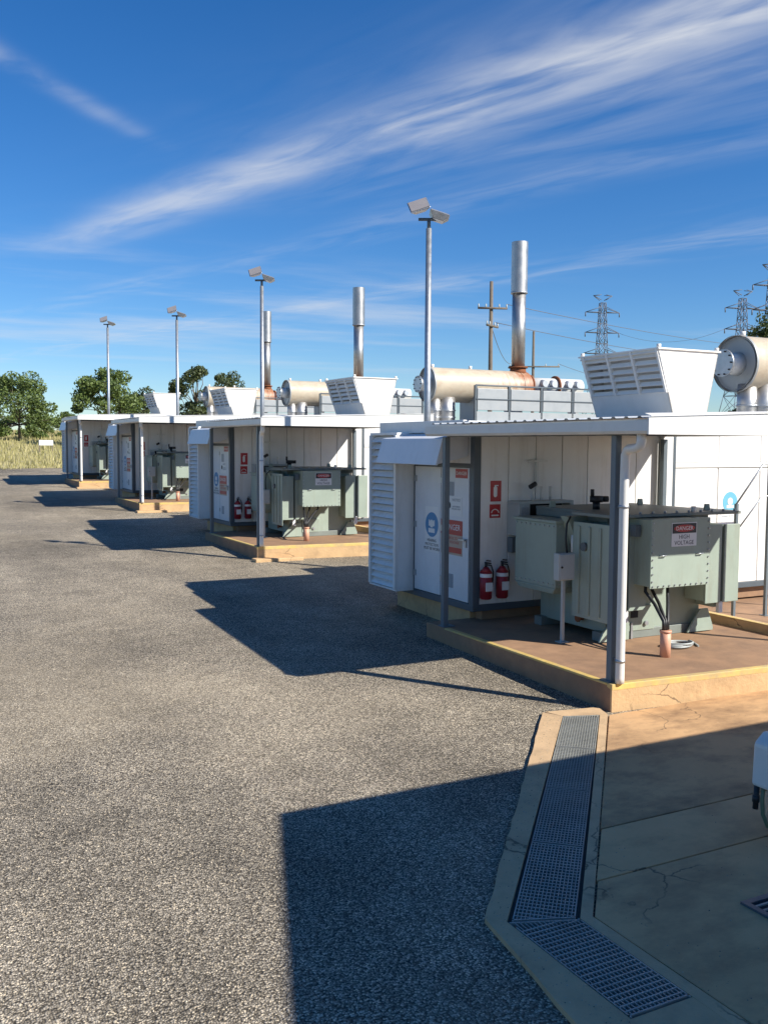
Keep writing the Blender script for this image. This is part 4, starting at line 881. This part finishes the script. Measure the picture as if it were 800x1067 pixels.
# --- flood light masts between the units
MAST = [((2.65, 8.42), 7.30), ((3.05, 8.0), 7.62), ((3.43, 8.0), 7.66), ((2.84, 8.0), 8.12)]
MLAB = ['tall grey floodlight mast with two lamp heads behind the nearest enclosure', 'floodlight mast with two pale lamp heads beside the dark stack, second nearest',
        'slender floodlight mast third nearest, behind the third enclosure', 'farthest floodlight mast with dark lamp heads in front of the gum tree']
def mast(i):
    (x, y), h = MAST[i]; ux, uy, uz = UNIT[i]; bx, by, bz = ux + x, uy + y, gz(uy + y)
    top = uz + h
    r_ = thing('floodlight_mast', (bx, by, bz), MLAB[i], 'floodlight mast', 'floodlight masts along the row')
    part('mast_pole', MB().cyl((bx, by, bz), (bx, by, top - 0.42), 0.075, 0.055, n=14), 'galv', r_)
    part('spigot', MB().cyl((bx, by, top - 0.42), (bx, by, top - 0.24), 0.035, n=10), 'slate', r_)
    part('base_plate', MB().box(bx - 0.2, bx + 0.2, by - 0.2, by + 0.2, bz, bz + 0.03), 'galv', r_)
    ca_ = Vector((math.cos(yaw), -math.sin(yaw), 0))
    part('cross_arm', MB().tube([Vector((bx, by, top - 0.25)) - ca_ * 0.2, Vector((bx, by, top - 0.25)) + ca_ * 0.2], 0.03, 8), 'slate', r_)
    for sgn, tilt, zz in ((-1, 52, 0.02), (1, -8, -0.16)):
        m_ = MB().hexa([(-0.10, -0.09, -0.13), (0.10, -0.09, -0.13), (0.10, 0.09, -0.13), (-0.10, 0.09, -0.13)], [(-0.20, -0.16, 0.0), (0.20, -0.16, 0.0), (0.20, 0.16, 0.0), (-0.20, 0.16, 0.0)])
        me = m_.mesh('lamp_head', 'galv'); me.materials[0] = MT['galv']
        hd_ = bpy.data.objects.new('lamp_head', me); link(hd_, r_)
        hd_.location = ca_ * (0.20 * sgn) + Vector((0, 0, top - bz + zz))
        hd_.rotation_euler = Euler((R(tilt), R(18 * sgn), -yaw)); bev(hd_, 0.012)
        ln = bpy.data.objects.new('lens', MB().box(-0.175, 0.175, -0.135, 0.135, 0.001, 0.014).mesh('lens', 'lens')); link(ln, hd_)
for i in range(4): mast(i)

# --- sloping guard rail beside the nearest transformer
zs = L0 - 0.08
st = thing('guard_rail', (4.42, 2.4, zs), 'thin grey sloping guard rail at the right, behind the nearest transformer', 'guard rail')
y = 2.40
part('top_rail', MB().tube([(4.42, y, 1.92), (4.95, y, 2.50), (6.4, y, 2.50)], 0.014, 8), 'galv', st)
part('mid_rail', MB().tube([(4.42, y, 1.50), (4.95, y, 2.02), (6.4, y, 2.02)], 0.012, 8), 'galv', st)
for x, z1_ in ((4.42, 1.92), (5.09, 2.50), (6.38, 2.50)):
    part('rail_post', MB().box(x - 0.022, x + 0.022, y - 0.022, y + 0.022, zs + 0.01, z1_).box(x - 0.06, x + 0.06, y - 0.06, y + 0.06, zs, zs + 0.01), 'post', st)

# --- coil of strap on the pad floor, under the nearest cable box
co = thing('hose_coil', (1.98, 1.02, L0), 'small coil of grey hose on the pad behind the nearest orange conduit', 'hose')
pts = []
for i in range(60):
    a = i * 0.32; r_ = 0.13 + 0.012 * math.sin(i * 0.7); pts.append((1.98 + r_ * math.cos(a) * 1.25, 1.02 + r_ * math.sin(a), L0 + 0.014 + 0.0009 * i))
part('coil', MB().tube(pts, 0.013, 6), 'grey', co)
part('tail', MB().tube([(2.14, 1.05, L0 + 0.014), (2.24, 1.16, L0 + 0.013), (2.30, 1.10, L0 + 0.013), (2.20, 0.92, L0 + 0.013)], 0.012, 6), 'grey', co)

# --- white housing with a hanging hose at the right edge
wx, wy = -1.15, -3.02
wh = thing('hose_housing', (wx + 0.25, wy, TOP - 0.004), 'white plastic housing with hanging hose at the right edge of the photo', 'hose housing')
hb = part('housing', MB().prism([(wx - 0.04, 0.36), (wx + 0.55, 0.36), (wx + 0.55, 0.74), (wx + 0.06, 0.74), (wx - 0.03, 0.67)], 'y', wy - 0.16, wy + 0.16), 'pvc', wh, 0.025)
part('dark_slot', MB().box(wx + 0.02, wx + 0.3, wy - 0.165, wy - 0.158, 0.60, 0.625), 'black', hb)
part('stand', MB().box(wx + 0.32, wx + 0.40, wy - 0.04, wy + 0.04, TOP - 0.004, 0.36).box(wx + 0.18, wx + 0.54, wy - 0.15, wy + 0.15, TOP - 0.004, TOP + 0.014), 'galv', wh)
part('hose', MB().tube([(wx + 0.0, wy + 0.08, 0.37), (wx - 0.01, wy + 0.08, 0.28), (wx - 0.005, wy + 0.075, 0.17), (wx + 0.03, wy + 0.06, 0.08), (wx + 0.12, wy + 0.03, 0.045), (wx + 0.3, wy - 0.13, TOP + 0.012), (wx + 0.6, wy - 0.3, TOP + 0.012)], 0.014, 8), 'hose', wh)
part('coupling', MB().cyl((wx - 0.03, wy + 0.12, 0.20), (wx - 0.022, wy + 0.12, 0.365), 0.02, n=10).cyl((wx - 0.028, wy + 0.12, 0.25), (wx - 0.026, wy + 0.12, 0.30), 0.026, n=10), 'black', wh)

# --- shed behind the camera's right shoulder: its sloping roof throws the foreground shadow
SH = 3.2; sx, sy = -4.04 + SE * SH, -1.01 - SD * SH
sd = thing('plant_shed', (sx, sy, 0), 'skillion roofed plant shed standing beside the apron, throwing the foreground shadow', 'shed')
Ls, dh = 7.5, 0.3636 / (SE + 0.3636 * SD)
m = MB(); m.hexa([(sx + 0.15, sy - Ls, -0.1), (sx + 8, sy - Ls, -0.1), (sx + 8, sy - 0.15, -0.1), (sx + 0.15, sy - 0.15, -0.1)],
                 [(sx + 0.15, sy - Ls, SH + dh * Ls - 0.08), (sx + 8, sy - Ls, SH + dh * Ls - 0.08), (sx + 8, sy - 0.15, SH - 0.04), (sx + 0.15, sy - 0.15, SH - 0.04)])
part('wall', m, 'shed', sd)
m = MB(); m.hexa([(sx, sy - Ls - 0.2, SH + dh * (Ls + 0.2) - 0.04), (sx + 8.2, sy - Ls - 0.2, SH + dh * (Ls + 0.2) - 0.04), (sx + 8.2, sy, SH - 0.04), (sx, sy, SH - 0.04)],
                 [(sx, sy - Ls - 0.2, SH + dh * (Ls + 0.2)), (sx + 8.2, sy - Ls - 0.2, SH + dh * (Ls + 0.2)), (sx + 8.2, sy, SH), (sx, sy, SH)])
part('roof', m, 'zinc', sd)
dr = part('door', MB().box(sx + 0.11, sx + 0.15, sy - 2.2, sy - 1.2, 0.03, 2.1), 'door', sd)
part('handle', MB().box(sx + 0.06, sx + 0.11, sy - 1.35, sy - 1.30, 1.0, 1.12), 'galv', dr)

# ------------------------------------------------------------------ trees
def tree(name, label, loc, h, crown_w, leaf, seed, trunk_h=0.35, nclump=26, per=230, leaf_size=0.30, lean=0.0, group=None, squash=0.75, limb=0.12):
    rg = np.random.default_rng(seed); rd = random.Random(seed)
    x, y = loc; z = gz(y) - 0.06
    t_ = thing(name, (x, y, z), label, 'tree' if name != 'shrub' else 'shrub', group)
    trm = MB(); th = h * trunk_h
    pts = [(x + lean * k * k * h + rd.uniform(-.04, .04) * h * 0.3 * k, y + rd.uniform(-.04, .04) * h * 0.3 * k, z + h * 0.8 * k) for k in np.linspace(0, 1, 6)]
    r0 = limb * h / 6
    trm.tube(pts, [r0 * (1 - 0.8 * k) for k in np.linspace(0, 1, 6)], 8)
    clumps = []
    for i in range(nclump):
        k = rd.uniform(0, 1); zz = th + (h - th) * (k ** 0.9)
        wz = crown_w / 2 * math.sqrt(max(0.05, 1 - (2 * (zz - th) / (h - th) - 0.85) ** 2 / 1.5)) 
        a = rd.uniform(0, 6.283); rr_ = wz * math.sqrt(rd.uniform(0.05, 1))
        c = Vector((x + lean * h * k + rr_ * math.cos(a), y + rr_ * math.sin(a), z + zz - 0.06 * h))
        clumps.append((c, rd.uniform(0.09, 0.19) * crown_w))
        k0 = rd.uniform(0.35, 0.75); j = min(4, int(k0 * 5)); b0 = Vector(pts[j]).lerp(Vector(pts[j + 1]), k0 * 5 - j)
        if b0.z > c.z: b0 = Vector(pts[1]).lerp(Vector(pts[2]), 0.5)
        mid = b0.lerp(c, 0.5) + Vector((rd.uniform(-.1, .1), rd.uniform(-.1, .1), rd.uniform(-0.02, 0.08))) * crown_w * 0.5
        trm.tube([b0, mid, c], [r0 * 0.42, r0 * 0.25, r0 * 0.08], 5)
    part('trunk', trm, 'bark', t_)
    P = []
    for c, r_ in clumps:
        q = rg.normal(size=(per, 3)); q /= np.linalg.norm(q, axis=1)[:, None]
        q *= (rg.uniform(0.25, 1.0, per) ** 0.5)[:, None] * r_; q[:, 2] *= squash
        P.append(q + np.array(c))
    P = np.concatenate(P); n_ = len(P)
    a = rg.normal(size=(n_, 3)); a /= np.linalg.norm(a, axis=1)[:, None]
    b = np.cross(a, rg.normal(size=(n_, 3))); b /= np.linalg.norm(b, axis=1)[:, None]
    ls = leaf_size * rg.uniform(0.5, 1.2, n_)[:, None]
    V = np.stack([P - a * ls * 0.5, P + b * ls * 0.28, P + a * ls * 0.5, P - b * ls * 0.28], 1).reshape(-1, 3) - np.array([x, y, z])
    me = bpy.data.meshes.new('crown'); me.from_pydata(V.tolist(), [], np.arange(n_ * 4).reshape(-1, 4).tolist()); me.materials.append(MT[leaf]); me.update()
    link(bpy.data.objects.new('crown', me), t_)
    return t_
def at(px_, d, py_=448):
    """plan point seen in photo column px_ at distance d along the view axis"""
    r_ = F + RR * ((px_ - 400) / 980) + UU * ((533.5 - py_) / 980)
    return Vector((-6.5, -7.44, 2.75)) + r_ * d
def atxy(px_, d): p = at(px_, d); return (p.x, p.y)
G_ = 'trees beyond the field'
tree('gum_tree', 'spreading green gum tree at the far left edge of the field', atxy(20, 92), 6.4, 6.6, 'leaf', 11, 0.16, 40, 260, 0.30, group=G_)
tree('gum_tree', 'rounded green gum tree behind the farthest floodlight mast', atxy(113, 84), 6.8, 6.2, 'leaf', 23, 0.08, 46, 270, 0.30, group=G_)
tree('gum_tree', 'dark gum tree top showing behind the third nearest floodlight mast', atxy(205, 105), 8.2, 6.0, 'leafdark', 31, 0.3, 26, 240, 0.34, group=G_)
tree('gum_tree', 'low dark tree crown showing left of the second nearest mast', atxy(246, 120), 8.4, 6.8, 'leafdark', 37, 0.3, 22, 240, 0.36, group=G_)
tree('gum_tree', 'lower tree crown to the right of the rounded gum tree', atxy(150, 96), 5.6, 5.0, 'leafdark', 41, 0.15, 20, 220, 0.32, group=G_)
tree('gum_tree', 'small dark tree crown between the two dark gum trees', atxy(228, 130), 8.4, 5.0, 'leafdark', 43, 0.3, 16, 220, 0.36, group=G_)
tree('pine_tree', 'tall dark pine tree at the right edge behind the nearest silencer', atxy(818, 62), 11.2, 6.6, 'leaffern', 53, 0.2, 60, 330, 0.26, group=G_)
for i, (px_, d, h, wd) in enumerate(((-6, 100, 2.8, 5.0), (22, 108, 2.6, 5.5), (48, 112, 2.4, 5.0), (68, 104, 2.6, 4.0), (36, 98, 1.8, 3.2))):
    tree('shrub', ['low green shrub at the very left edge under the gum tree', 'low shrub below the middle of the far left gum tree', 'low shrub right of the far left gum tree, at the field edge',
                   'low shrub against the farthest enclosure corner, at the field edge', 'smallest low shrub in front of the shrubs at the field edge'][i], atxy(px_, d), h, wd, 'leaf', 60 + i, 0.05, 12, 200, 0.3, group='shrubs along the far field edge')

# --- long dry grass
n = 46000
gx = rng.uniform(-34, 30, n); gy = 48.5 + 75 * rng.random(n) ** 1.3
gx, gy = gx, gy + 1.2 * np.sin(gx * 0.9) * (gy < 52)
gh = rng.uniform(0.15, 0.45, n) * (0.55 + 0.45 * np.clip((gy - 48) / 10, 0, 1)); gw_ = rng.uniform(0.02, 0.06, n); ga = rng.uniform(0, 6.28, n); gl = rng.uniform(-0.25, 0.25, (n, 2))
g0 = np.interp(gy, [p[0] for p in GY], [p[1] for p in GY]) - 0.07
A_ = np.stack([gx - gw_ * np.cos(ga), gy - gw_ * np.sin(ga), g0], 1); B_ = np.stack([gx + gw_ * np.cos(ga), gy + gw_ * np.sin(ga), g0], 1)
C_ = np.stack([gx + gl[:, 0] * gh, gy + gl[:, 1] * gh, g0 + gh], 1)
scatter_mesh('dry_grass', np.stack([A_, B_, C_], 1).reshape(-1, 3), np.arange(n * 3).reshape(-1, 3), 'straw', 'long dry yellow grass covering the field beyond the yard', 'grass')

# --- white board standing in the field
p = at(48, 72, 463); bz = gz(p.y)
bs = thing('field_board', (p.x, p.y, bz - 0.06), 'small pale board standing in the dry grass at far left', 'sign board')
part('board', MB().box(p.x - 0.52, p.x + 0.52, p.y - 0.03, p.y + 0.03, bz + 0.45, bz + 0.85), 'cream', bs, 0.01)
part('leg', MB().box(p.x - 0.5, p.x - 0.42, p.y + 0.035, p.y + 0.1, bz - 0.1, bz + 0.9), 'timber', bs)
part('leg', MB().box(p.x + 0.42, p.x + 0.5, p.y + 0.035, p.y + 0.1, bz - 0.1, bz + 0.9), 'timber', bs)

# ------------------------------------------------------------------ power poles, pylons and wires
def power_pole(px_, top_y, d, arms, label):
    t0 = at(px_, d, top_y); x, y, zt_ = t0; z0 = gz(y) - 0.1
    r_ = thing('power_pole', (x, y, z0), label, 'power pole', 'timber power poles')
    part('pole', MB().cyl((x, y, z0), (x, y, zt_), 0.20, 0.13, n=12), 'timber', r_)
    tips = []
    for dz, hw, ang in arms:
        c = Vector((math.cos(ang), math.sin(ang), 0)); z = zt_ - dz
        part('cross_arm', MB().tube([Vector((x, y - 0.2, z)) - c * hw, Vector((x, y - 0.2, z)) + c * hw], 0.09, 6), 'timber', r_)
        for k in (-0.95, -0.45, 0.45, 0.95):
            q = Vector((x, y - 0.2, z)) + c * hw * k
            part('insulator', MB().cyl(q, q + Vector((0, 0, 0.32)), 0.07, 0.045, n=8), 'grey', r_); tips.append(q + Vector((0, 0, 0.32)))
    return r_, tips
p1, tips1 = power_pole(512, 293, 72, ((2.05, 1.15, -0.35), (3.4, 0.9, 0.5)), 'timber power pole with two cross arms left of the rusty based stack')
p2, tips2 = power_pole(556, 345, 104, ((3.9, 2.8, -0.5),), 'lower timber power pole with one cross arm right of the rusty based stack')
def pylon(px_, top_y, d, label, ang):
    t0 = at(px_, d, top_y); x, y, zt_ = t0; z0 = gz(y) - 0.5; H = zt_ - z0
    r_ = thing('pylon', (x, y, z0), label, 'pylon', 'lattice transmission pylons')
    ca_, sa_ = math.cos(ang), math.sin(ang)
    def Wp(a, b, z): return (x + a * ca_ - b * sa_, y + a * sa_ + b * ca_, z0 + z)
    def half(z):
        k = z / H
        return H * (0.092 * (1 - k / 0.55) + 0.034) if k < 0.55 else H * (0.034 - 0.018 * (k - 0.55) / 0.45)
    t = 0.0031 * H; m_ = MB()
    lv_ = [0, .16, .30, .42, .52, .60, .67, .74, .81, .88, .95]
    for k0, k1 in zip(lv_, lv_[1:]):
        a0, a1 = half(k0 * H), half(k1 * H)
        cs0 = [(-a0, -a0), (a0, -a0), (a0, a0), (-a0, a0)]; cs1 = [(-a1, -a1), (a1, -a1), (a1, a1), (-a1, a1)]
        for i in range(4):
            j = (i + 1) % 4
            m_.tube([Wp(*cs0[i], k0 * H), Wp(*cs1[i], k1 * H)], t, 4)
            m_.tube([Wp(*cs0[i], k0 * H), Wp(*cs1[j], k1 * H)], t * 0.6, 4)
            m_.tube([Wp(*cs0[j], k0 * H), Wp(*cs1[i], k1 * H)], t * 0.6, 4)
            m_.tube([Wp(*cs1[i], k1 * H), Wp(*cs1[j], k1 * H)], t * 0.6, 4)
    part('lattice_tower', m_, 'pylon', r_)
    tips = []
    for k, w_ in ((0.60, 0.135), (0.745, 0.125), (0.885, 0.125), (0.97, 0.07)):
        a_ = MB(); hh = half(k * H)
        for sgn in (-1, 1):
            tip = Wp(sgn * w_ * H, 0, k * H + (0.03 * H if k > 0.95 else 0.0))
            for b in (-hh, hh):
                a_.tube([Wp(sgn * hh, b, k * H), tip], t * 0.9, 4); a_.tube([Wp(sgn * hh, b, k * H + 0.035 * H), tip], t * 0.7, 4)
            tips.append(tip)
            if k < 0.95: a_.tube([tip, (tip[0], tip[1], tip[2] - 0.03 * H)], t * 1.3, 5)
        part('cross_arm', a_, 'pylon', r_)
    return r_, tips
q1, pt1 = pylon(628, 308, 265, 'grey lattice pylon above the nearest air hood', -0.3)
q2, pt2 = pylon(774, 303, 262, 'grey lattice pylon right of the other, beside the pine tree', -0.3)
q3, pt3 = pylon(806, 276, 215, 'larger lattice pylon cut off by the right edge, above the pine tree', -0.3)
def wire(a, b, sag, label, r_=0.03):
    a, b = Vector(a), Vector(b); pts = []
    for k in np.linspace(0, 1, 17):
        p_ = a.lerp(b, k); p_.z -= sag * 4 * k * (1 - k); pts.append(p_)
    o_ = bpy.data.objects.new('power_line', MB().tube([p_ - a for p_ in pts], r_, 5).mesh('power_line', 'pylon')); o_.location = a
    link(o_); tag(o_, label, 'power line', 'overhead power lines')
far = [at(900, 150, 366), at(900, 150, 380), at(920, 170, 356)]
wire(tips1[3], far[0], 1.2, 'upper power line running right from the timber pole with two cross arms')
wire(tips1[6], far[1], 1.5, 'lower power line running right from the timber pole with two cross arms')
wire(tips2[0], tips1[5], 0.8, 'power line between the two timber power poles')
wire(tips2[3], at(700, 120, 405), 0.6, 'short power line falling right from the lower timber pole')
wire(pt1[1], pt2[0], 3.0, 'power line slung between the two lattice pylons at lower arm height', 0.045)
wire(pt1[3], pt2[2], 3.0, 'power line slung between the two lattice pylons at middle arm height', 0.045)
for o in bpy.data.objects:
    if 'base' in o: del o['base']
